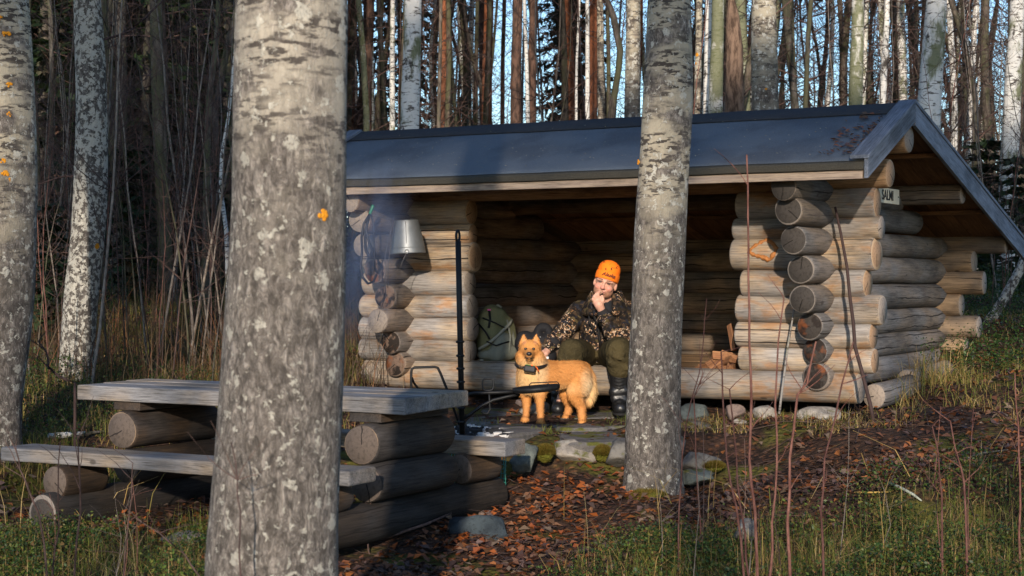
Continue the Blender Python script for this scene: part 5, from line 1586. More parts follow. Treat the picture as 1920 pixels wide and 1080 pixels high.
# knitted hat
n = NT('orange_hat_print', .85, .2); co_ = n.coord()
v = n.vor(n.vmath('ADD', co_, n.vmath('MULTIPLY', n.noise(co_, 14, 3, out=1), (.06, .06, .06))), 13, 'DISTANCE_TO_EDGE')
bl = n.noise(co_, 26, 4, .6)
ORANGE = (1.0, .20, .012)
c = n.mix(n.math('MULTIPLY', n.math('LESS_THAN', v, .022), n.step(n.noise(co_, 18, 2), .46, .52)), ORANGE, (.05, .02, .01))
c = n.mix(n.step(bl, .63, .67), c, (.06, .025, .012))
HATP = n.done(c, n.bump(n.noise(co_, 260, 2), .3, .003))
HATC = plain('orange_knit', (1.0, .205, .012), .85, var=.10, scale=260, bump=.35)
MHat = Matrix.Translation(H(0, -.012, .028)) @ (Matrix.Rotation(0, 3, 'X') @ MH @ Matrix.Rotation(R(9), 3, 'X')).to_4x4() @ Matrix.Diagonal((.90, 1.10, 1, 1))
hat = MB()
hat.lathe([(.086, .03), (.0895, .05), (.089, .07), (.083, .092), (.068, .112), (.045, .126), (.018, .133), (.0, .134)], MHat, 32)
ho = hat.build('hat', HATP, man)
mb = MB(); mb.lathe([(.083, -.014), (.0905, -.016), (.0945, -.008), (.0960, .012), (.0955, .035), (.0925, .044), (.085, .046)], MHat, 36); mb.build('cuff', HATC, ho)
fc = bpy.data.curves.new('lettering', 'FONT'); fc.body = 'Alaska'; fc.size = .036; fc.align_x = 'CENTER'; fc.align_y = 'CENTER'; fc.extrude = .0008; fc.shear = .3; fc.offset = .0008
fc.materials.append(plain('dark_brown_thread', (.05, .015, .01), .8))
fo = text_mesh(fc)
a_ = R(11)
loc = MHat @ Vector((.096 * math.sin(a_), .0965 * math.cos(a_), .016))
nrm = (MHat.to_3x3() @ Vector((math.sin(a_), math.cos(a_), 0))).normalized()
upv = (MHat.to_3x3() @ Vector((0, 0, 1))).normalized(); rx_ = upv.cross(nrm).normalized(); upv = nrm.cross(rx_)
Mt = Matrix((rx_, upv, nrm)).transposed().to_4x4(); Mt.translation = loc + nrm * .0035
fo.matrix_basis = Mt; fo.parent = ho; fo.matrix_parent_inverse = wmat(ho).inverted(); COL.objects.link(fo)
# jacket
n = NT('camouflage_cloth', .9, .15); co_ = n.coord()
wv = n.vmath('ADD', co_, n.vmath('MULTIPLY', n.noise(co_, 35, 3, out=1), (.03, .03, .03)))
c1 = n.sep(n.vor(wv, 40, out='Color')); c2 = n.sep(n.vor(wv, 105, out='Color')); zone = n.noise(co_, 9, 3)
c = n.ramp(c1[0], [(0, (.012, .010, .010)), (.3, (.022, .017, .012)), (.5, (.05, .032, .02)), (.66, (.018, .018, .024)), (.82, (.075, .055, .025)), (.93, (.03, .02, .016))], 'CONSTANT')
sp = n.math('MULTIPLY', n.math('GREATER_THAN', c2[1], .74), n.step(zone, .42, .54))
c = n.mix(sp, c, n.ramp(c2[2], [(0, (.36, .21, .115)), (.4, (.45, .30, .20)), (.7, (.25, .12, .05)), (.85, (.50, .40, .30))], 'CONSTANT'))
wr_ = n.noise(n.mapv(co_, (1, 1, 1)), 16, 3, .5, .6)
CAMO = n.done(c, n.bump(wr_, .8, .03))
mb = MB()
mb.cap(NB + Vector((0, .05, -.045)), CH + Vector((0, .03, .02)), .095, .155); mb.cap(CH + Vector((0, .02, 0)), PV + Vector((0, -.01, .03)), .160, .165)
mb.cap(CH + Vector((-.04, -.02, -.03)), P(1120, 650, 12.22), .13, .125); mb.cap(CH + Vector((.05, -.02, -.03)), P(1138, 650, 12.2), .13, .125)
mb.cap(LS, RS, .078, .082); mb.cap(LS + Vector((0, 0, -.02)), CH, .08, .13); mb.cap(RS + Vector((0, 0, -.02)), CH, .085, .13)
mb.cap(LS, LE, .082, .073); mb.cap(LE, P(1134, 594, 11.85), .076, .050)
mb.cap(RS, RE, .085, .070); mb.cap(RE, P(1033, 649, 11.9), .068, .046)
q = random.Random(3)
for (a, b, r_) in ((LE, LW, .078), (RS, RE, .080), (LS, LE, .083), (RE, RW, .064)):
    for _ in range(7):
        t = q.uniform(.1, .85); p = a.lerp(b, t); d = Vector((q.uniform(-1, 1), q.uniform(-1, .1), q.uniform(-1, 1))).normalized()
        tv_ = d.cross((b - a).normalized()).normalized()
        mb.cap(p + d * r_ * .72 - tv_ * .04, p + d * r_ * .72 + tv_ * .04 + (b - a).normalized() * .03, .02, .016, 8, 3)
jk = bake_remesh(mb.build('jacket', CAMO, man), .010, 3)
# raised hood / collar: an open shell round the neck
mb = MB()
NC = NB + Vector((0, .0, .03))
for k in range(22):
    a = -1.15 + (6.28 - .55) * 0 + (2 * math.pi - .9) * k / 21 + .45 - math.pi / 2 + 1.15
    x, y = math.cos(a), math.sin(a)
    rr = .102 + .02 * max(0, y)
    top = NC + Vector((x * rr, y * rr, .030 + .045 * max(0, y) + .012 * math.sin(5 * a)))
    bot = NC + Vector((x * (rr + .045), y * (rr + .03), -.075))
    mb.cap(bot, top, .035, .017, 10, 3)
bake_remesh(mb.build('hood', CAMO, jk), .008, 3)
LIN = plain('dark_collar_lining', (.014, .015, .019), .9)
mb = MB()
for k in range(20):
    a = -math.pi / 2 + .12 + (2 * math.pi - .24) * k / 19
    x, y = math.cos(a), math.sin(a)
    mb.cap(NC + Vector((x * .095, y * .085, -.07)), NC + Vector((x * .083, y * .083, .016 + .03 * max(0, y))), .018, .012, 8, 3)
bake_remesh(mb.build('collar', LIN, jk), .007, 2)
ZIPM = plain('black_zip', (.01, .009, .009), .6)
mb = MB(); mb.tube([P(1108, 572, 11.97), P(1113, 590, 11.99), P(1121, 610, 12.0), P(1124, 635, 12.02), P(1127, 655, 12.03)], .010, 8); mb.build('zip', ZIPM, jk)
mb = MB(); mb.tube([P(1104, 590, 12.005), P(1106, 606, 12.0), P(1112, 618, 12.01), P(1117, 626, 12.02)], .006, 8); mb.build('pocket_zip', ZIPM, jk)
CUFF = plain('dark_cuff', (.016, .015, .016), .9)
for a, b in ((P(1131.5, 588, 11.85), P(1136, 597, 11.85)), (P(1031, 652, 11.885), P(1037, 645, 11.91))):
    mb = MB(); mb.cap(a, b, .043, .054, 14, 3); mb.build('cuff', CUFF, jk)
mb = MB(); mb.box(P(1026, 671, 11.80), (.022, .012, .018)); mb.build('glove_tab', plain('white_tab', (.7, .7, .68), .7), man, bevel=.004)
# trousers
n = NT('olive_trousers', .92, .15); co_ = n.coord()
c = n.mix(n.step(n.noise(co_, 6, 4), .35, .65), (.030, .024, .011), (.060, .046, .020))
kd = n.noise(co_, 90, 3)
c = n.mix(n.math('MULTIPLY', n.step(kd, .5, .7), .3), c, (.09, .07, .04))
TRO = n.done(c, n.bump(n.noise(co_, 13, 3, .5, .8), .9, .04))
mb = MB()
mb.cap(PV + Vector((0, 0, -.01)), LHIP, .15, .125); mb.cap(PV + Vector((0, 0, -.01)), RHIP, .15, .125)
mb.cap(LHIP, LK + Vector((0, .02, 0)), .118, .098); mb.cap(RHIP, RK + Vector((0, .02, 0)), .118, .096)
mb.cap(LK, P(1161, 690, 11.77), .100, .088); mb.cap(RK, P(1060, 700, 11.82), .096, .082)
for (kx, ky, kY) in ((1150, 683, 11.69), (1170, 688, 11.69), (1160, 672, 11.66)):
    mb.cap(P(kx - 7, ky - 3, kY), P(kx + 8, ky + 3, kY), .022, .018, 8, 3)
bake_remesh(mb.build('trousers', TRO, man), .010, 3)
BOOT = plain('black_boot_leather', (.011, .011, .012), .38, var=.3, scale=40, spec=.5, bump=.25)
SOLE = plain('boot_sole', (.012, .011, .011), .8)
def boot(top, ank, toe):
    mb = MB()
    mb.cap(top, ank, .068, .056, 16, 3)
    mb.cap(ank + Vector((0, .02, -.03)), toe, .052, .046, 16, 4); mb.cap(ank + Vector((0, .04, -.035)), ank + Vector((0, .04, -.03)), .05, .05)
    mb.cap(ank + Vector((-.03, -.03, .02)), ank + Vector((.03, -.03, .015)), .036, .036); mb.cap(ank.lerp(top, .35) + Vector((-.03, -.02, 0)), ank.lerp(top, .35) + Vector((.03, -.02, .01)), .045, .045)
    b_ = bake_remesh(mb.build('boot', BOOT, man), .007, 3)
    f0 = -.035
    mb = MB(); mb.cap(Vector((ank.x, ank.y + .05, toe.z - .036)), Vector((toe.x, toe.y, toe.z - .036)), .05, .048, 14, 3)
    me_ = mb.mesh('sole')
    Ms = Matrix.Translation((0, 0, toe.z - .040)) @ Matrix.Diagonal((1, 1, .34, 1)) @ Matrix.Translation((0, 0, -(toe.z - .036)))
    me_.transform(Ms)
    link('sole', me_, SOLE, b_)
    mb = MB(); mb.lathe([(.062, -.012), (.0725, -.01), (.0725, .012), (.066, .014)], Matrix.Translation(top + Vector((0, 0, .0))), 20); mb.build('top_band', SOLE, b_)
    mb = MB()
    for k in range(4):
        z0 = -.02 - .022 * k
        mb.tube([top + Vector((-.035, -.062, z0)), top + Vector((0, -.072, z0 - .010)), top + Vector((.035, -.062, z0))], .0035, 5)
    o_ = mb.build('laces', SOLE, b_); o_['kind'] = 'stuff'
boot(P(1160, 702, 11.78), P(1161, 752, 11.79), P(1163, 766, 11.62))
boot(P(1057, 705, 11.84), P(1050, 753, 11.88), P(1046, 767, 11.74))

# ------------------------------------------------------------------ the dog
dog = thing('dog', 'red spitz dog with black tracking collar standing beside the man', 'dog', P(1035, 792, 11.5))
mb = MB()
D = lambda x, y, Y: P(x, y, Y)
mb.cap(D(1003, 701, 11.47), D(1040, 702, 11.52), .108, .094); mb.cap(D(1040, 702, 11.52), D(1080, 700, 11.56), .094, .092)
mb.ell(D(994, 705, 11.43), (.090, .098, .118)); mb.ell(D(1083, 704, 11.57), (.088, .105, .105))
mb.cap(D(1000, 692, 11.45), D(994, 668, 11.40), .105, .085)                          # neck and ruff
mb.ell(D(993.5, 656, 11.375), (.072, .078, .068))                                     # skull
mb.ell(D(980, 668, 11.375), (.045, .05, .046)); mb.ell(D(1007, 668, 11.375), (.045, .05, .046)); mb.ell(D(993, 678, 11.37), (.07, .06, .05))
mb.cap(D(992.5, 662, 11.32), D(992, 665.5, 11.235), .040, .024)                       # muzzle to the camera
mb.cap(D(992.5, 669, 11.33), D(992, 671, 11.25), .028, .018)
for sx in (-1, 1):                                                                    # ears
    b0 = D(993.5 + sx * 11.5, 646, 11.385); t0 = D(993.5 + sx * 11.8, 628, 11.372)
    for off in (-.018, 0, .018):
        mb.cap(b0 + Vector((off, .0, 0)), t0 + Vector((off * .12, 0, 0)), .016, .0055, 10, 3)
def leg(ps, rs):
    for (a, b, r0, r1) in zip(ps[:-1], ps[1:], rs[:-1], rs[1:]): mb.cap(a, b, r0, r1)
leg([D(984, 715, 11.47), D(987, 742, 11.50), D(987, 765, 11.48), D(986, 781, 11.48)], [.056, .034, .023, .021])
leg([D(1010, 715, 11.42), D(1012, 742, 11.43), D(1013, 768, 11.42), D(1014, 785, 11.42)], [.058, .034, .023, .021])
mb.ell(D(984.5, 787, 11.445), (.030, .042, .022)); mb.ell(D(1014, 791, 11.385), (.030, .042, .022))
leg([D(1086, 712, 11.53), D(1077, 737, 11.48), D(1090, 763, 11.52), D(1091, 788, 11.48)], [.080, .056, .029, .024])
leg([D(1074, 712, 11.66), D(1061, 736, 11.65), D(1068, 760, 11.70), D(1063, 778, 11.68)], [.075, .05, .028, .024])
mb.ell(D(1090.5, 793, 11.45), (.027, .040, .022)); mb.ell(D(1061, 783, 11.655), (.028, .040, .022))
leg([D(1096, 688, 11.60), D(1104, 704, 11.60), D(1107, 730, 11.59), D(1104, 750, 11.58)], [.036, .036, .038, .02])  # tail carried low
dbody = mb.build('body', None, dog)
def dog_mat(name):
    n = NT(name, .75, .2)
    a = n.new('Attribute'); a.attribute_name = 'tint'
    f = n.noise(n.coord(), 120, 3)
    return n.done(n.mix(1.0, a.outputs['Color'], n.ramp(f, [(.3, .88), (.7, 1.08)]), 'MULTIPLY'))
DM = dog_mat('red_fur'); dbody.data.materials.append(DM)
bake_remesh(dbody, .0062, 3)
def dog_tint(p):
    """coat colour by place: red back, creamy chest, breeches, tail and cheeks, dark muzzle"""
    c = np.tile(np.array([.57, .25, .072]), (len(p), 1))
    def b(c_, center, rad, col, k=1.0):
        m = np.clip(1.4 - np.linalg.norm((p - np.array(center)) / np.array(rad), axis=1), 0, 1)[:, None] * k
        return c_ * (1 - m) + np.array(col) * m
    cream = (.66, .44, .205); pale = (.72, .56, .34)
    c = b(c, D(990, 712, 11.36), (.10, .10, .13), cream, .85)
    c = b(c, D(1012, 690, 11.42), (.045, .09, .11), pale, .8)
    c = b(c, D(1100, 722, 11.52), (.05, .12, .10), pale, .85)
    c = b(c, D(1112, 735, 11.58), (.06, .08, .10), cream, .8)
    c = b(c, D(993, 678, 11.32), (.09, .06, .035), cream, .5)
    c = b(c, D(1060, 728, 11.5), (.12, .12, .04), cream, .5)
    for x, Y in ((987, 11.46), (1013, 11.40), (1065, 11.66), (1091, 11.5)): c = b(c, D(x, 772, Y), (.05, .06, .07), (.50, .225, .08), .6)
    c = b(c, D(992, 668, 11.235), (.030, .035, .030), (.20, .10, .05), .5)
    for s_ in (-1, 1): c = b(c, D(993.5 + s_ * 11.2, 638, 11.34), (.016, .03, .028), (.62, .30, .17), .7)
    return c
def set_tint(me, cols):
    ca = me.color_attributes.new('tint', 'FLOAT_COLOR', 'POINT')
    ca.data.foreach_set('color', np.concatenate([cols, np.ones((len(cols), 1))], 1).astype(np.float32).ravel())
me = dbody.data
nv = len(me.vertices)
co = np.empty(nv * 3, dtype=np.float32); me.vertices.foreach_get('co', co); co = co.reshape(-1, 3)
no = np.empty(nv * 3, dtype=np.float32); me.vertices.foreach_get('normal', no); no = no.reshape(-1, 3)
set_tint(me, dog_tint(co))
g_ = np.random.default_rng(8)
NS = 42000
pick = g_.integers(0, nv, NS)
p, nn_ = co[pick] + g_.normal(0, .003, (NS, 3)), no[pick]
pxs = p[:, 0] / p[:, 1] * F + 960; pys = HY - (p[:, 2] - HC) / p[:, 1] * F
ln = np.full(NS, .020)
ln[(pys > 742) & (pxs < 1096)] = .010                                   # legs
ln[(pys < 676) & (pxs < 1015)] = .013                                   # head
ln[(pys < 650) & (pxs < 1015)] = .007
ln[(pxs > 1094) & (pys > 690) & (pys < 762)] = .034                     # tail and breeches
ln[(pys > 676) & (pys < 730) & (pxs < 1022)] = .019                     # ruff
mz = (p[:, 1] < 11.30) & (pys < 676) & (np.abs(pxs - 992) < 11); ln[mz] = .003
ln = ln * g_.uniform(.6, 1.25, NS)
flow = np.stack([np.full(NS, .8), np.full(NS, .05), np.full(NS, -.75)], 1)
hd = (pxs < 1022)
flow[hd] = np.stack([(pxs[hd] - 993) / 60, np.full(hd.sum(), .1), np.full(hd.sum(), -1.0)], 1)
flow[(pys > 742)] = (0, 0, -1)
tl = (pxs > 1098); flow[tl] = (.25, 0, -1)
d = nn_ * .28 + flow * .95 + g_.normal(0, .10, (NS, 3)); d /= np.linalg.norm(d, axis=1)[:, None]
sd_ = np.cross(d, nn_ + g_.normal(0, .2, (NS, 3))); sd_ /= np.linalg.norm(sd_, axis=1)[:, None] + 1e-9
w = (.0012 + .00002 / .01 * ln * .3)[:, None]
mid = p + d * ln[:, None] * .55 + nn_ * ln[:, None] * .10
tip = p + d * ln[:, None] + flow * ln[:, None] * .12
V = np.stack([p - sd_ * w, p + sd_ * w, mid + sd_ * w * .8, mid - sd_ * w * .8, tip], 1).reshape(-1, 3)
b = np.arange(NS)[:, None] * 5
fur = arr_mesh('fur', V, [b + np.array([[0, 1, 2, 3]]), b + np.array([[3, 2, 4]])])
cols = np.repeat(dog_tint(p) * g_.uniform(.80, 1.16, (NS, 1)), 5, axis=0)
set_tint(fur, cols)
o = link('fur', fur, DM, dog); o['kind'] = 'stuff'
NOSE = plain('dog_nose', (.012, .011, .012), .35, spec=.5)
mb = MB(); mb.ell(D(992, 663.5, 11.213), (.019, .014, .014)); mb.build('nose', NOSE, dog)
mb = MB(); mb.tube([D(985, 671, 11.245), D(989, 672, 11.226), D(992, 669.5, 11.218), D(995, 672, 11.226), D(999, 671, 11.245)], .0042, 6); mb.build('mouth', NOSE, dog)
DEYE = plain('dog_eye', (.02, .012, .008), .15, spec=.7)
for x in (985.5, 1000.5):
    mb = MB(); mb.ell(D(x, 654, 11.292), (.0105, .008, .0085)); mb.build('eye', DEYE, dog)
cl = MB()
ring = []
for a in np.linspace(0, 6.28, 28, endpoint=False): ring.append(D(996, 683, 11.42) + Vector((.102 * math.cos(a), .102 * math.sin(a), -.02 * math.sin(a + .0) * -1 - .022 * math.cos(a) * 0)))
cl.tube(ring, .012, 6, closed=True)
co_l = cl.build('collar', BLACKP, dog)
Mt = Matrix.Translation(D(993, 692, 11.275)) @ Matrix.Rotation(R(9), 4, 'Y') @ Matrix.Rotation(R(-18), 4, 'X')
mb = MB(); mb.box((0, 0, 0), (.078, .036, .044)); mb.build('tracker', BLACKP, co_l, smooth=False, M=Mt, bevel=.009)
mb = MB(); mb.box((0, .012, .026), (.062, .012, .008)); mb.build('tracker_stripe', plain('green_label', (.02, .20, .03), .5), co_l, smooth=False, M=Mt)
mb = MB(); mb.box((.012, -.004, .026), (.014, .012, .010)); mb.build('tracker_lamp', plain('orange_plastic', (.9, .12, .02), .4), co_l, smooth=False, M=Mt, bevel=.003)
mb = MB(); mb.tube([D(1003, 686, 11.30), D(1007, 690, 11.29), D(1010, 697, 11.29)], .0045, 6); mb.build('antenna', plain('orange_cord', (.65, .12, .02), .6), co_l)
# ------------------------------------------------------------------ saplings and thin stems, each a thing
def sap_proto(seed, H, r, mat, ntw, bend=.12):
    q = random.Random(seed)
    main = wander(q, (0, 0, 0), (q.gauss(0, .06), q.gauss(0, .06), 1), H, 9, bend * .5, .10)
    stem = tubes_mesh('stem', [(main, r, r * .25)], 6); stem.materials.append(mat)
    L = []
    for k in range(ntw):
        j = q.randint(2, 9)
        d = Vector((q.uniform(-1, 1), q.uniform(-1, 1), q.uniform(.1, 1.2)))
        b_ = wander(q, main[j], d, H * q.uniform(.10, .26), 4, .25, .05)
        L.append((b_, r * .40, r * .12))
        for _ in range(3):
            L.append((wander(q, b_[q.randint(1, 4)], Vector((q.uniform(-1, 1), q.uniform(-1, 1), q.uniform(-.2, 1))), H * q.uniform(.03, .10), 3, .3), r * .2, r * .08))
    tw = tubes_mesh('twigs', L, 3); tw.materials.append(B_TWIG)
    return stem, tw
SAPS = [sap_proto(300 + i, [2.6, 3.2, 2.1, 3.8, 2.4, 3.0, 1.7, 1.3][i], [.006, .008, .005, .011, .006, .008, .005, .004][i], [B_TWIG, B_PALETWIG, B_TWIG, B_PALETWIG, B_REDTWIG, B_ALDER, B_REDTWIG, B_TWIG][i], [16, 20, 14, 24, 16, 18, 12, 10][i], .2) for i in range(8)]
def sap_copy(x, y, k, s, label, group):
    g = gz(x, y)
    root = thing('sapling', label, 'sapling', (x, y, g), group)
    M = Matrix.Translation((x, y, g - .03)) @ Matrix.Rotation(qf.uniform(0, 6.28), 4, 'Z') @ Matrix.Rotation(qf.gauss(0, .04), 4, 'X') @ Matrix.Diagonal((s, s, s, 1))
    link('stem', SAPS[k][0], None, root, M); link('twigs', SAPS[k][1], None, root, M)['kind'] = 'stuff'
    register(root, 'bare grey saplings', x / y * F + 960, {'saplings in the left thicket': ((190, 'between the two left aspens'), (320, 'right of the speckled aspen'), (9999, 'left of the near trunk')), 'saplings behind the shelter': ((9999, 'behind the right shelter corner'),), 'saplings behind the roof': ((9999, 'rising behind the roof'),)}[group])
for i in range(120):
    Y = qf.uniform(12.2, 20); px = qf.uniform(55, 445)
    sap_copy((px - 960) / F * Y, Y, qf.randrange(8), qf.uniform(.7, 1.25), 'bare grey sapling in the thicket left of the shelter', 'saplings in the left thicket')
for i in range(40):
    Y = qf.uniform(14.5, 24); px = qf.uniform(1790, 1960)
    sap_copy((px - 960) / F * Y, Y, qf.randrange(8), qf.uniform(.6, 1.1), 'bare sapling behind the right corner of the shelter', 'saplings behind the shelter')
for i in range(26):
    Y = qf.uniform(17, 27); px = qf.uniform(650, 1900)
    sap_copy((px - 960) / F * Y, Y, qf.randrange(6), qf.uniform(1.2, 2.2), 'tall bare sapling rising behind the roof', 'saplings behind the roof')
def stem_thing(label, pts, Y, w, mat=None, twigs=5, seed=0, group=None):
    q = random.Random(seed + 500)
    P0 = [P(x, y, Y) for x, y in pts]
    g = gz(P0[-1].x, Y)
    if P0[-1].z > g: P0.append(Vector((P0[-1].x + q.uniform(-.02, .02), Y, g - .03)))
    P0 = P0[::-1]
    r = w * .8 / 2 / F * Y
    root = thing('sapling', label, 'sapling', tuple(P0[0]), group)
    fine = []
    for a, b in zip(P0[:-1], P0[1:]):
        n_ = max(2, int((b - a).length / .12))
        for k in range(n_): fine.append(a.lerp(b, k / n_) + Vector((q.uniform(-.004, .004), q.uniform(-.004, .004), 0)))
    fine.append(P0[-1])
    link('stem', tubes_mesh('stem', [(fine, r, r * .45)], 6), mat or B_REDTWIG, root)
    L = []
    for k in range(twigs):
        p = fine[q.randint(int(len(fine) * .4), len(fine) - 1)]
        L.append((wander(q, p, (q.choice((-1, 1)) * q.uniform(.3, 1), q.uniform(-.5, .5), q.uniform(.3, 1.3)), q.uniform(.06, .22), 4, .2), r * .4, r * .15))
    if L: link('twigs', tubes_mesh('twigs', L, 4), mat or B_REDTWIG, root)['kind'] = 'stuff'
    if group: register(root, 'thin bare stems', pts[0][0], ((500, 'in the plants below the table'), (9999, 'in the plants at lower right')))
stem_thing('tallest red brown sapling stem reaching up over the eaves board', [(1400, 290), (1403, 520), (1408, 700), (1406, 860), (1416, 960), (1421, 1080)], 7.3, 8.5, seed=1, twigs=2)
stem_thing('red brown stem bending right in front of the sill log', [(1352, 660), (1356, 740), (1362, 858), (1380, 950), (1396, 1080)], 7.2, 7, seed=2)
stem_thing('straight red brown stem left of the right corner log ends', [(1470, 560), (1458, 640), (1454, 760), (1456, 870), (1449, 980), (1446, 1080)], 7.1, 7, seed=3, twigs=3)
stem_thing('thin stem with forked twigs between middle trunk and sill', [(1318, 700), (1302, 745), (1306, 850), (1312, 986), (1314, 1010)], 8.3, 5, seed=4, twigs=7)
stem_thing('short stem with many joints low beside the tallest sapling', [(1368, 730), (1376, 800), (1382, 905), (1396, 1000), (1404, 1090)], 7.4, 6.5, seed=5)
stem_thing('pair of joined stems below the dark end grain of the corner logs', [(1530, 640), (1512, 720), (1494, 740), (1482, 860), (1478, 980), (1481, 1080)], 7.0, 9, seed=6, twigs=6)
stem_thing('reddish stem leaning left under the right corner', [(1600, 640), (1580, 720), (1545, 860), (1540, 960), (1545, 1080)], 7.0, 7, seed=7)
stem_thing('slim stem rising from the green plants at the right', [(1748, 800), (1758, 850), (1766, 930), (1768, 1020)], 7.6, 6, seed=8)
stem_thing('red stem with a broken top at the right', [(1782, 790), (1794, 850), (1808, 905), (1812, 1010)], 7.6, 7, seed=9)
stem_thing('dark stem close to the right picture edge', [(1903, 700), (1908, 800), (1912, 900), (1912, 1000)], 7.8, 6, seed=10)
stem_thing('thin pale stem in front of the right pier of logs', [(1325, 560), (1318, 640), (1310, 700), (1285, 800), (1276, 905)], 8.0, 4, seed=11, twigs=6)
stem_thing('dark stem in front of the left bench leg', [(113, 828), (108, 900), (110, 990), (100, 1060)], 7.4, 6, B_TWIG, seed=12)
stem_thing('upright dark stem right of the left bench leg', [(146, 822), (148, 880), (150, 960), (140, 1075)], 7.4, 7, B_TWIG, seed=13)
stem_thing('thin dark stem before the middle of the front bench', [(249, 868), (246, 930), (238, 1000), (232, 1080)], 7.3, 5, B_TWIG, seed=14)
stem_thing('curved dark stem at the lower left corner of the picture', [(29, 842), (38, 880), (52, 915), (75, 965), (88, 1075)], 7.3, 7, B_TWIG, seed=15)
stem_thing('low arching dark twig left of the near trunk', [(255, 972), (300, 1000), (345, 1040), (375, 1082)], 7.5, 6, B_TWIG, seed=16)
stem_thing('dark stem with a withered brown leaf before the near trunk', [(434, 830), (444, 900), (450, 960), (446, 1030), (450, 1090)], 4.9, 7, B_TWIG, seed=17, twigs=4)
stem_thing('stem rising from the leaves beside the base log of the table', [(700, 905), (692, 960), (688, 1010)], 8.8, 4, B_TWIG, seed=18, twigs=1)
stem_thing('broken brown branch stub left of the table top', [(72, 640), (88, 660), (91, 690), (110, 706), (140, 718)], 10.9, 9, B_TWIG, seed=19, twigs=6)
for i in range(16):
    x0 = qf.choice((qf.uniform(1230, 1900), qf.uniform(1230, 1900), qf.uniform(0, 380)))
    y0 = qf.uniform(720, 930) if x0 > 500 else qf.uniform(860, 980)
    stem_thing('thin bare stem among the low green plants in front', [(x0, y0), (x0 + qf.uniform(-12, 12), (y0 + 1050) / 2), (x0 + qf.uniform(-20, 20), 1075)], qf.uniform(7.4, 8.4), qf.uniform(2.0, 3.5), qf.choice((B_REDTWIG, B_TWIG, B_PALETWIG)), twigs=5, seed=40 + i, group='thin stems in the foreground')

# ------------------------------------------------------------------ leaves, grass and small plants: nobody could count them
def attr_mat(name, rough=.7, trans=.2):
    n = NT(name, rough, .2)
    a = n.new('Attribute'); a.attribute_name = 'tint'
    n.done(a.outputs['Color'])
    if trans:
        t = n.new('BsdfTranslucent'); n.put(t.inputs[0], a.outputs['Color'])
        m = n.new('MixShader'); m.inputs[0].default_value = trans
        n.t.links.new(n.b.outputs[0], m.inputs[1]); n.t.links.new(t.outputs[0], m.inputs[2])
        n.t.links.new(m.outputs[0], n.t.nodes['Material Output'].inputs[0])
    return n.m
def pal(g_, nn, cols, jit=.25):
    c = np.array(cols)[g_.integers(0, len(cols), nn)]
    return c * g_.uniform(1 - jit, 1 + jit, (nn, 1))
def fbm(X, Y, s, seed):
    return np.array([mnoise.fractal((x * s, y * s, seed), .6, 2.0, 4) for x, y in zip(X, Y)])
Minv = None
def under_roof(X, Y):
    dx, dy = X - 1.77, Y - 11.5
    u = dx * UX - dy * UY; v = dx * UY + dy * UX
    return (u > -3.1) & (u < .5) & (v > -.02) & (v < 2.8)
def on_table_logs(X, Y):
    dx, dy = X + .78, Y - 8.8
    a = dx * UX - dy * UY; s_ = dx * UY + dy * UX
    return ((np.abs(a) < .12) | (np.abs(a + 1.654) < .12)) & (s_ > -.65) & (s_ < 1.4)
def terrace(X, Y):
    return (Y > 10.45) & (Y < 12.4) & (X > -.35) & (X < 1.25)
def zone_green(X, Y, nz):
    """low green plants: right foreground, left foreground, left bank"""
    a = (X > .15 + (Y - 8.0) * .62 + nz * .25) & (Y < 8.98 + .12 * (X - 1) + nz * .35) & (X > 0)
    b = (X < -1.25 + nz * .3) & (Y < 8.75 + nz * .12) | ((X < -1.9) & (Y < 8.95))
    return a, b
# leaves
g_ = np.random.default_rng(31)
N = 60000
Y = 7.6 + 8.5 * g_.random(N) ** 1.25; X = g_.uniform(-.33, .33, N) * Y
nz = fbm(X, Y, 1.6, 1.0)
a, b_ = zone_green(X, Y, nz)
dens = np.full(N, .95); dens[a | b_] = .12
dens[terrace(X, Y)] = .13
gold = (X > 1.2) & (Y > 10.2) & (Y < 12.6); dens[gold] = .45
bank = (X < -2.1) & (Y > 10.2) | (X < -1.0) & (Y > 11.6); dens[bank] = .25
patch = fbm(X, Y, .9, 9.0)
dens *= np.clip(.75 + patch * 1.2, .2, 1.1)
k = (g_.random(N) < dens) & ~under_roof(X, Y) & ~on_table_logs(X, Y)
X, Y = X[k], Y[k]; N = len(X)
Z = ground_z(X, Y) + g_.uniform(.004, .03, N)
s_ = g_.uniform(.010, .036, N)
nrm = np.stack([g_.normal(0, .38, N), g_.normal(0, .38, N), np.ones(N)], 1); nrm /= np.linalg.norm(nrm, axis=1)[:, None]
e1 = np.cross(nrm, g_.normal(0, 1, (N, 3))); e1 /= np.linalg.norm(e1, axis=1)[:, None]
e2 = np.cross(nrm, e1)
o = np.stack([X, Y, Z], 1); S = s_[:, None]; curl = (g_.uniform(-.1, .55, N) * s_)[:, None]
V = np.stack([o - e1 * S, o - e1 * S * .2 + e2 * S * .62 + nrm * curl, o + e1 * S * .95, o - e1 * S * .2 - e2 * S * .62 + nrm * curl * .8, o], 1).reshape(-1, 3)
bb_ = np.arange(N)[:, None] * 5
tri = np.concatenate([bb_ + np.array([[0, 4, 1]]), bb_ + np.array([[1, 4, 2]]), bb_ + np.array([[2, 4, 3]]), bb_ + np.array([[3, 4, 0]])])
lv = arr_mesh('fallen_leaves', V, tri)
lc_ = pal(g_, N, [(.11, .048, .028), (.07, .034, .026), (.17, .062, .028), (.045, .027, .023), (.13, .07, .044), (.09, .057, .05), (.22, .082, .027), (.055, .034, .028), (.15, .105, .075)], .35)
br = (np.hypot(X + .25, Y - 9.25) < .75) | (np.hypot(X - .45, Y - 10.15) < .55) | (np.hypot(X + 2.0, Y - 9.1) < .5)
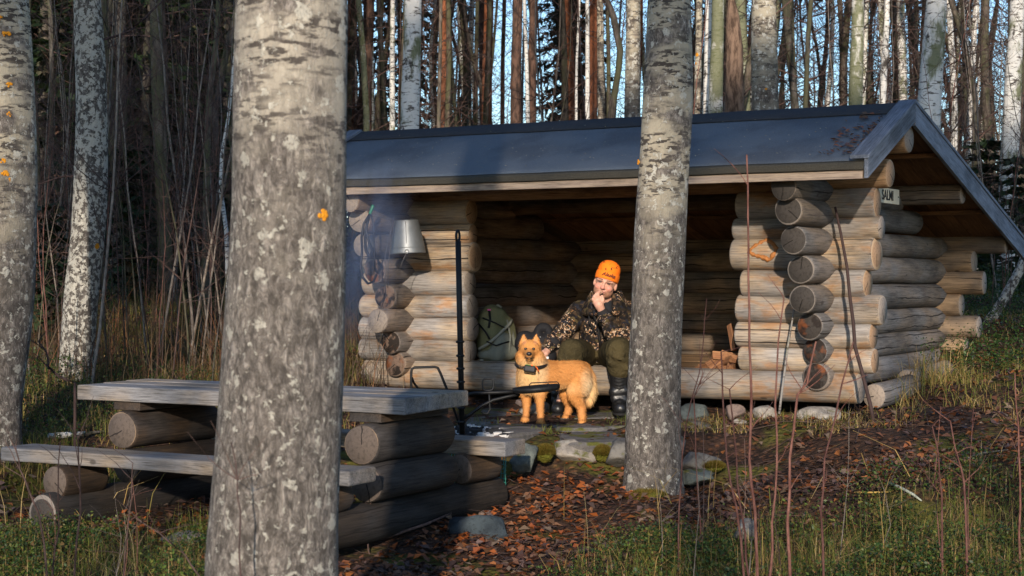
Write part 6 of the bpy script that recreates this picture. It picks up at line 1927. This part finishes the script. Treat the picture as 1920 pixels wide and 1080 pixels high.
sel = br & (g_.random(N) < .45); lc_[sel] = pal(g_, sel.sum(), [(.30, .085, .022), (.24, .07, .025), (.20, .10, .055)], .25)
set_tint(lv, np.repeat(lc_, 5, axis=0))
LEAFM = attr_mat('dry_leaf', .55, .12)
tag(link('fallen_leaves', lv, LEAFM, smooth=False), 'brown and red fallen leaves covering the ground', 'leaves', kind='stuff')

def blades(name, X, Y, h, w, cols, g_, lean=.6, label='', mat=None):
    N = len(X)
    o = np.stack([X, Y, ground_z(X, Y) - .01], 1)
    az = g_.uniform(0, 6.28, N)
    d = np.stack([np.cos(az), np.sin(az), np.zeros(N)], 1)
    sd_ = np.stack([-np.sin(az), np.cos(az), np.zeros(N)], 1)
    tw = g_.uniform(0, 6.28, N); sd_ = sd_ * np.cos(tw)[:, None] + d * np.sin(tw)[:, None]
    L = (g_.uniform(.0, 1, N) ** 1.3 * lean * 1.6)[:, None] * h[:, None]
    up = np.array([0, 0, 1.0]); H_ = h[:, None]; W_ = w[:, None]
    rows = []
    for t, wf in ((0, 1), (.4, .9), (.75, .6)):
        c = o + up * H_ * (t - .32 * t * t * np.clip(L / H_, 0, 1.4)) + d * L * t * t
        rows += [c - sd_ * W_ * wf, c + sd_ * W_ * wf]
    rows.append(o + up * H_ * (1 - .42 * np.clip(L / H_, 0, 1.4)) + d * L)
    V = np.stack(rows, 1).reshape(-1, 3)
    b = np.arange(N)[:, None] * 7
    me = arr_mesh(name, V, [np.concatenate([b + np.array([[0, 1, 3, 2]]), b + np.array([[2, 3, 5, 4]])]), b + np.array([[4, 5, 6]])])
    set_tint(me, np.repeat(cols, 7, axis=0))
    return tag(link(name, me, mat or GRASSM, smooth=False), label, 'grass', kind='stuff')
GRASSM = attr_mat('grass_blade', .6, .3)
STRAW = [(.36, .24, .085), (.30, .20, .07), (.42, .31, .14), (.25, .16, .06), (.22, .18, .05)]
GREEN = [(.095, .125, .022), (.125, .145, .028), (.07, .095, .02), (.16, .165, .034), (.19, .16, .045)]
DRY = [(.085, .05, .03), (.12, .075, .042), (.065, .042, .028), (.15, .105, .06)]
def tufts(g_, cx, cy, per, spread):
    k = np.repeat(np.arange(len(cx)), per)
    return cx[k] + g_.normal(0, spread, len(k)), cy[k] + g_.normal(0, spread, len(k)), k
g_ = np.random.default_rng(41)
# right of and before the shelter: straw and yellow green tufts
n_ = 260
cx = g_.uniform(1.15, 3.5, n_); cy = 10.35 + 2.6 * g_.random(n_) ** 1.2 + .1
k = ~under_roof(cx, cy) & (fbm(cx, cy, 1.1, 4) > -.12) & ((cx < 2.35) | (g_.random(n_) < .3)); cx, cy = cx[k], cy[k]
X, Y, tk = tufts(g_, cx, cy, 34, .055)
k = ~under_roof(X, Y); X, Y = X[k], Y[k]; N = len(X)
c = np.where((g_.random(N) < .58)[:, None], pal(g_, N, STRAW), pal(g_, N, GREEN + DRY))
blades('yellow_grass', X, Y, g_.uniform(.03, .12, N), g_.uniform(.0012, .0024, N), c, g_, .9, 'yellow autumn grass before and beside the right end of the shelter')
# tall straw at the gable foot
n_ = 15
t = g_.random(n_); cx = np.array([W(.62 + .25 * a, .55 + 1.6 * b, 0).x for a, b in zip(g_.random(n_), t)]); cy = np.array([W(.62 + .25 * .5, .55 + 1.6 * b, 0).y for b in t])
X, Y, tk = tufts(g_, cx, cy, 26, .05); N = len(X)
blades('tall_straw', X, Y, g_.uniform(.12, .36, N), g_.uniform(.0012, .0028, N), np.where((g_.random(N) < .75)[:, None], pal(g_, N, STRAW), pal(g_, N, GREEN)), g_, 1.0, 'tall bent straw at the foot of the gable wall')
# left bank and left background
n_ = 950
cy = 10.1 + 8.5 * g_.random(n_) ** 1.15; cx = g_.uniform(-.34, -.055, n_) * cy
k = ~under_roof(cx, cy) & (cx < -1.05 - .0 * cy) & ((cy > 11.2) | (cx < -2.2)); cx, cy = cx[k], cy[k]
X, Y, tk = tufts(g_, cx, cy, 34, .075); N = len(X)
k = ~under_roof(X, Y); X, Y = X[k], Y[k]; N = len(X)
c = np.where((g_.random(N) < .48)[:, None], pal(g_, N, GREEN), pal(g_, N, DRY + STRAW[:2]))
blades('bank_grass', X, Y, g_.uniform(.05, .17, N), g_.uniform(.0014, .003, N), c, g_, .8, 'mixed green and brown grass on the bank left of the shelter')
n_ = 260
cy = g_.uniform(12.0, 16.5, n_); cx = g_.uniform(-.30, -.075, n_) * cy
X, Y, tk = tufts(g_, cx, cy, 9, .10); N = len(X); k = ~under_roof(X, Y); X, Y = X[k], Y[k]; N = len(X)
blades('dry_weeds', X, Y, g_.uniform(.25, .75, N), g_.uniform(.0014, .003, N), pal(g_, N, DRY + [(.20, .08, .035)]), g_, .7, 'tall dry brown weeds in the left thicket')
# right background slope
n_ = 190
cy = g_.uniform(11.2, 20, n_); cx = g_.uniform(.16, .34, n_) * cy
k = ~under_roof(cx, cy) & (cx > 2.9); cx, cy = cx[k], cy[k]
X, Y, tk = tufts(g_, cx, cy, 26, .09); N = len(X)
c = np.where((g_.random(N) < .5)[:, None], pal(g_, N, STRAW), pal(g_, N, GREEN))
blades('slope_grass', X, Y, g_.uniform(.04, .17, N), g_.uniform(.0015, .003, N), c, g_, .9, 'grass on the slope behind the right corner of the shelter')
# foreground right and left: thin dark green grass between the shrubs
n_ = 1150
cy = g_.uniform(7.5, 9.8, n_); cx = g_.uniform(-.33, .33, n_) * cy
nz = fbm(cx, cy, 1.6, 1.0); a, b_ = zone_green(cx, cy, nz)
k = a | b_; cx, cy = cx[k], cy[k]
X, Y, tk = tufts(g_, cx, cy, 22, .05); N = len(X)
c = np.where((g_.random(N) < .52)[:, None], pal(g_, N, GREEN[:4] + [(.04, .07, .015)]), pal(g_, N, STRAW + DRY))
blades('front_grass', X, Y, g_.uniform(.05, .23, N), g_.uniform(.0010, .0020, N), c, g_, .9, 'fine green grass in the foreground')
# single long straws
n_ = 70
cy = g_.uniform(7.7, 9.9, n_); cx = np.where(g_.random(n_) < .75, g_.uniform(.03, .30, n_), g_.uniform(-.3, -.17, n_)) * cy
blades('long_straw', cx, cy, g_.uniform(.22, .5, n_), g_.uniform(.0018, .0030, n_), pal(g_, n_, STRAW), g_, 1.0, 'single long pale straws bending over the foreground')
# a few green tufts: between the table supports and on the terrace
cx = np.array([P(360, 960, 9.0).x, P(372, 950, 9.05).x, P(345, 965, 8.95).x, P(1010, 804, 11.2).x, P(1030, 806, 11.15).x, P(885, 790, 11.3).x, P(900, 782, 11.35).x, P(1180, 790, 11.3).x, P(695, 700, 13.2).x, P(670, 690, 13.2).x]); cy = np.array([9.0, 9.05, 8.95, 10.98, 10.95, 11.3, 11.35, 11.3, 13.2, 13.2])
X, Y, tk = tufts(g_, cx, cy, 70, .06); N = len(X)
blades('green_tuft', X, Y, np.where(tk < 3, g_.uniform(.08, .26, N), g_.uniform(.03, .10, N)), g_.uniform(.0012, .0024, N), pal(g_, N, GREEN + [(.15, .19, .03)]), g_, .8, 'bright green grass tufts by the table logs and the flagstones')
# bilberry and lingonberry shrubs
def shrubs(name, cx, cy, per, hmax, size, cols, g_, label, spread=.07):
    k = np.repeat(np.arange(len(cx)), per)
    N = len(k)
    hh = (g_.uniform(.5, 1, len(cx)) * hmax)[k]
    X = cx[k] + g_.normal(0, spread, N); Y = cy[k] + g_.normal(0, spread, N)
    Z = ground_z(X, Y) + hh * g_.random(N) ** .7
    o = np.stack([X, Y, Z], 1)
    nrm = g_.normal(0, .7, (N, 3)); nrm[:, 2] += .8; nrm /= np.linalg.norm(nrm, axis=1)[:, None]
    e1 = np.cross(nrm, g_.normal(0, 1, (N, 3))); e1 /= np.linalg.norm(e1, axis=1)[:, None]; e2 = np.cross(nrm, e1)
    s_ = (g_.uniform(.6, 1.3, N) * size)[:, None]
    V = np.stack([o - e1 * s_, o + e2 * s_ * .55, o + e1 * s_, o - e2 * s_ * .55], 1).reshape(-1, 3)
    me = arr_mesh(name, V, np.arange(N * 4).reshape(-1, 4))
    clump = g_.uniform(.65, 1.25, len(cx))[k][:, None]
    set_tint(me, np.repeat(pal(g_, N, cols, .3) * clump, 4, axis=0))
    return tag(link(name, me, attr_mat(name + '_leaf', .45, .25), smooth=False), label, 'shrubs', kind='stuff')
n_ = 2700
cy = g_.uniform(7.5, 9.8, n_); cx = g_.uniform(-.33, .33, n_) * cy
nz = fbm(cx, cy, 1.6, 1.0); a, b_ = zone_green(cx, cy, nz); cl = fbm(cx, cy, 1.9, 6)
k = (a | b_) & (cl > .04); cx, cy = cx[k], cy[k]
shrubs('berry_shrubs', cx, cy, 75, .19, .0095, [(.030, .065, .016), (.05, .085, .018), (.075, .105, .022), (.025, .05, .018), (.11, .115, .025), (.13, .08, .03)], g_, 'low green berry shrubs filling the foreground corners')
n_ = 420
cy = g_.uniform(10.5, 17.5, n_); cx = g_.uniform(-.33, -.10, n_) * cy
k = (fbm(cx, cy, .8, 13) > 0) & ~under_roof(cx, cy) & ((cy > 11.5) | (cx < -2.4)); cx, cy = cx[k], cy[k]
shrubs('bank_shrubs', cx, cy, 80, .28, .011, [(.022, .045, .012), (.035, .06, .014), (.05, .07, .018)], g_, 'dark green low shrubs on the bank left of the shelter', .12)
n_ = 160
cy = g_.uniform(12.5, 20, n_); cx = g_.uniform(.25, .34, n_) * cy
shrubs('slope_shrubs', cx, cy, 90, .35, .012, [(.022, .05, .014), (.04, .075, .018)], g_, 'dark green low shrubs behind the right corner of the shelter', .14)
# young conifers in the background
YS = needle_mesh('crown', Q0, 14, .75, 2.2, 8, 1, fill=9, size=.14); YS.materials.append(M_NEEDLE)
for lab, px, Y, s in (('small dark spruce in front of the two left aspens', 92, 15, .55), ('small green spruce right of the speckled aspen foot', 232, 17, .7), ('young spruce at the right edge behind the roof corner', 1905, 19, .7), ('young spruce behind the leaning dark trunk', 1850, 21, .9), ('small spruce deep in the left thicket', 400, 20, .8), ('young spruce left of the slender mossy trunk', 262, 21, .9)):
    x = (px - 960) / F * Y; g = gz(x, Y)
    root = thing('young_spruce', lab, 'spruce', (x, Y, g))
    link('crown', YS, None, root, Matrix.Translation((x, Y, g + .12)) @ Matrix.Diagonal((s, s, s, 1)))
    mb = MB(); mb.tube([(x, Y, g - .05), (x, Y, g + 2.2 * s)], [.02 * s, .006], 6); mb.build('trunk', B_DARK, root)
# moss cushion at the foot of the middle trunk
MOSSM = NT('moss', .95, .1); co_ = MOSSM.coord(); f = MOSSM.noise(co_, 70, 4)
MOSS = MOSSM.done(MOSSM.mix(MOSSM.step(MOSSM.noise(co_, 9, 4), .35, .65), MOSSM.mix(f, (.06, .045, .008), (.16, .105, .02)), MOSSM.mix(f, (.05, .055, .008), (.13, .125, .02))), MOSSM.bump(f, 1.0, .02))
def moss(label, px, py, Y, size, seed):
    p = P(px, py, Y)
    root = tag(link('moss_cushion', rock_mesh('moss_cushion', size, seed, 4, 2, .10), MOSS, None, Matrix.Translation(p)), label, 'moss')
    g2_ = np.random.default_rng(seed)
    N = 2600
    v = g2_.normal(0, 1, (N, 3)); v[:, 2] = np.abs(v[:, 2]); v /= np.linalg.norm(v, axis=1)[:, None]
    o = v * np.array(size) * .93 + np.array(p); d = v + g2_.normal(0, .4, (N, 3)) + np.array([0, 0, .4]); d /= np.linalg.norm(d, axis=1)[:, None]
    sd_ = np.cross(d, g2_.normal(0, 1, (N, 3))); sd_ /= np.linalg.norm(sd_, axis=1)[:, None]
    V = np.stack([o - sd_ * .0022, o + sd_ * .0022, o + d * .022], 1).reshape(-1, 3)
    me = arr_mesh('tufts', V, np.arange(N * 3).reshape(-1, 3)); set_tint(me, np.repeat(pal(g2_, N, [(.13, .09, .015), (.09, .08, .012), (.17, .12, .025)]), 3, axis=0))
    link('tufts', me, GRASSM, root, smooth=False)['kind'] = 'stuff'
moss('brown green moss cushion at the foot of the middle trunk', 1215, 945, 9.72, (.135, .11, .085), 3)
moss('yellow green moss patch on the low stone right of the middle trunk', 1335, 876, 10.12, (.075, .06, .03), 5)
moss('green moss between the pale granite block and its neighbour', 1130, 852, 10.42, (.05, .05, .05), 6)
moss('dark moss between the greenish boulder and the pale block', 1022, 852, 10.36, (.055, .05, .055), 7)
# sticks lying about
def ground_stick(label, pts, r, mat):
    P0 = []
    for x, y, dz in pts:
        # march down the sight line to the ground
        Y = 7.5
        while HC + (HY - y) / F * Y > gz((x - 960) / F * Y, Y) + dz and Y < 30: Y += .02
        p = P(x, y, Y); P0.append(p + Vector((0, 0, r)))
    mb = MB(); mb.tube(P0, [r] * (len(P0) - 1) + [r * .5], 6)
    tag(mb.build('fallen_stick', mat), label, 'stick')
LICH = plain('lichened_stick', (.30, .32, .26), .9, var=.5, scale=40, bump=.4)
ground_stick('pale lichened stick lying in the leaves at the right', [(1666, 908, .01), (1690, 918, .02), (1712, 930, .02), (1728, 942, .01)], .008, LICH)
ground_stick('thin grey stick lying across the leaf slope at the right', [(1806, 864, .02), (1840, 852, .03), (1890, 845, .02)], .006, B_PALETWIG)
ground_stick('yellow straw stalk lying in the leaves right of centre', [(1602, 925, .01), (1640, 925, .02), (1670, 924, .01)], .005, plain('yellow_stalk', (.40, .26, .07), .8))
ground_stick('broken lichen spotted twig by the base log of the table', [(676, 1022, .02), (720, 1012, .03), (800, 985, .05), (846, 965, .05)], .008, B_TWIG)
ground_stick('white birch branch on the ground behind the front bench', [(90, 825, .02), (120, 822, .03), (160, 818, .02)], .022, birch_bark('branch_birch_bark', .1))
ground_stick('dark stick behind the front bench beside the birch branch', [(140, 825, .02), (170, 815, .03), (195, 812, .02)], .012, B_DARK)
g_ = np.random.default_rng(77)
lines = []
q = random.Random(12)
for _ in range(520):
    Y = 8.2 + 3.2 * q.random(); X = q.uniform(-.3, .32) * Y
    if bool(under_roof(np.array([X]), np.array([Y]))[0]): continue
    a = q.uniform(0, 3.14); L = q.uniform(.06, .3)
    pts = []
    for t in (-.5, 0, .5):
        x, y = X + math.cos(a) * L * t, Y + math.sin(a) * L * t
        pts.append(Vector((x, y, gz(x, y) + q.uniform(.012, .035))))
    lines.append((pts, q.uniform(.0012, .0035), .001))
tag(link('ground_twigs', tubes_mesh('ground_twigs', lines, 4), plain('ground_twig_bark', (.085, .055, .045), .9, var=.5, scale=20)), 'small dead twigs scattered over the leaves', 'twigs', kind='stuff')

# leaves and needles lying on the roof, most against the right cover board
g_ = np.random.default_rng(5)
N = 420
u = np.where(g_.random(N) < .30, UR - .08 - .25 * g_.random(N) ** 2, g_.uniform(UL + .1, UR - .1, N)); v = np.where(g_.random(N) < .5, g_.uniform(-.8, -.3, N), g_.uniform(-.8, .0, N))
o = np.array([W(a, b, roof_z(b) - .006) for a, b in zip(u, v)])
s_ = np.where(u > UR - .35, g_.uniform(.012, .03, N), g_.uniform(.004, .009, N))[:, None]
nrm = np.stack([g_.normal(0, .3, N), g_.normal(0, .3, N) - .35, np.ones(N)], 1); nrm /= np.linalg.norm(nrm, axis=1)[:, None]
e1 = np.cross(nrm, g_.normal(0, 1, (N, 3))); e1 /= np.linalg.norm(e1, axis=1)[:, None]; e2 = np.cross(nrm, e1)
V = np.stack([o - e1 * s_, o + e2 * s_ * .5 + nrm * s_ * .2, o + e1 * s_, o - e2 * s_ * .5 + nrm * s_ * .2], 1).reshape(-1, 3)
me = arr_mesh('roof_litter', V, np.arange(N * 4).reshape(-1, 4))
c = np.where((u > UR - .35)[:, None], pal(g_, N, [(.16, .06, .03), (.10, .06, .04)]), pal(g_, N, [(.34, .30, .20), (.20, .16, .10)]))
set_tint(me, np.repeat(c, 4, axis=0))
tag(link('roof_litter', me, LEAFM, smooth=False), 'dry leaves and seeds lying on the felt roof', 'leaves', kind='stuff')
name_by_order()
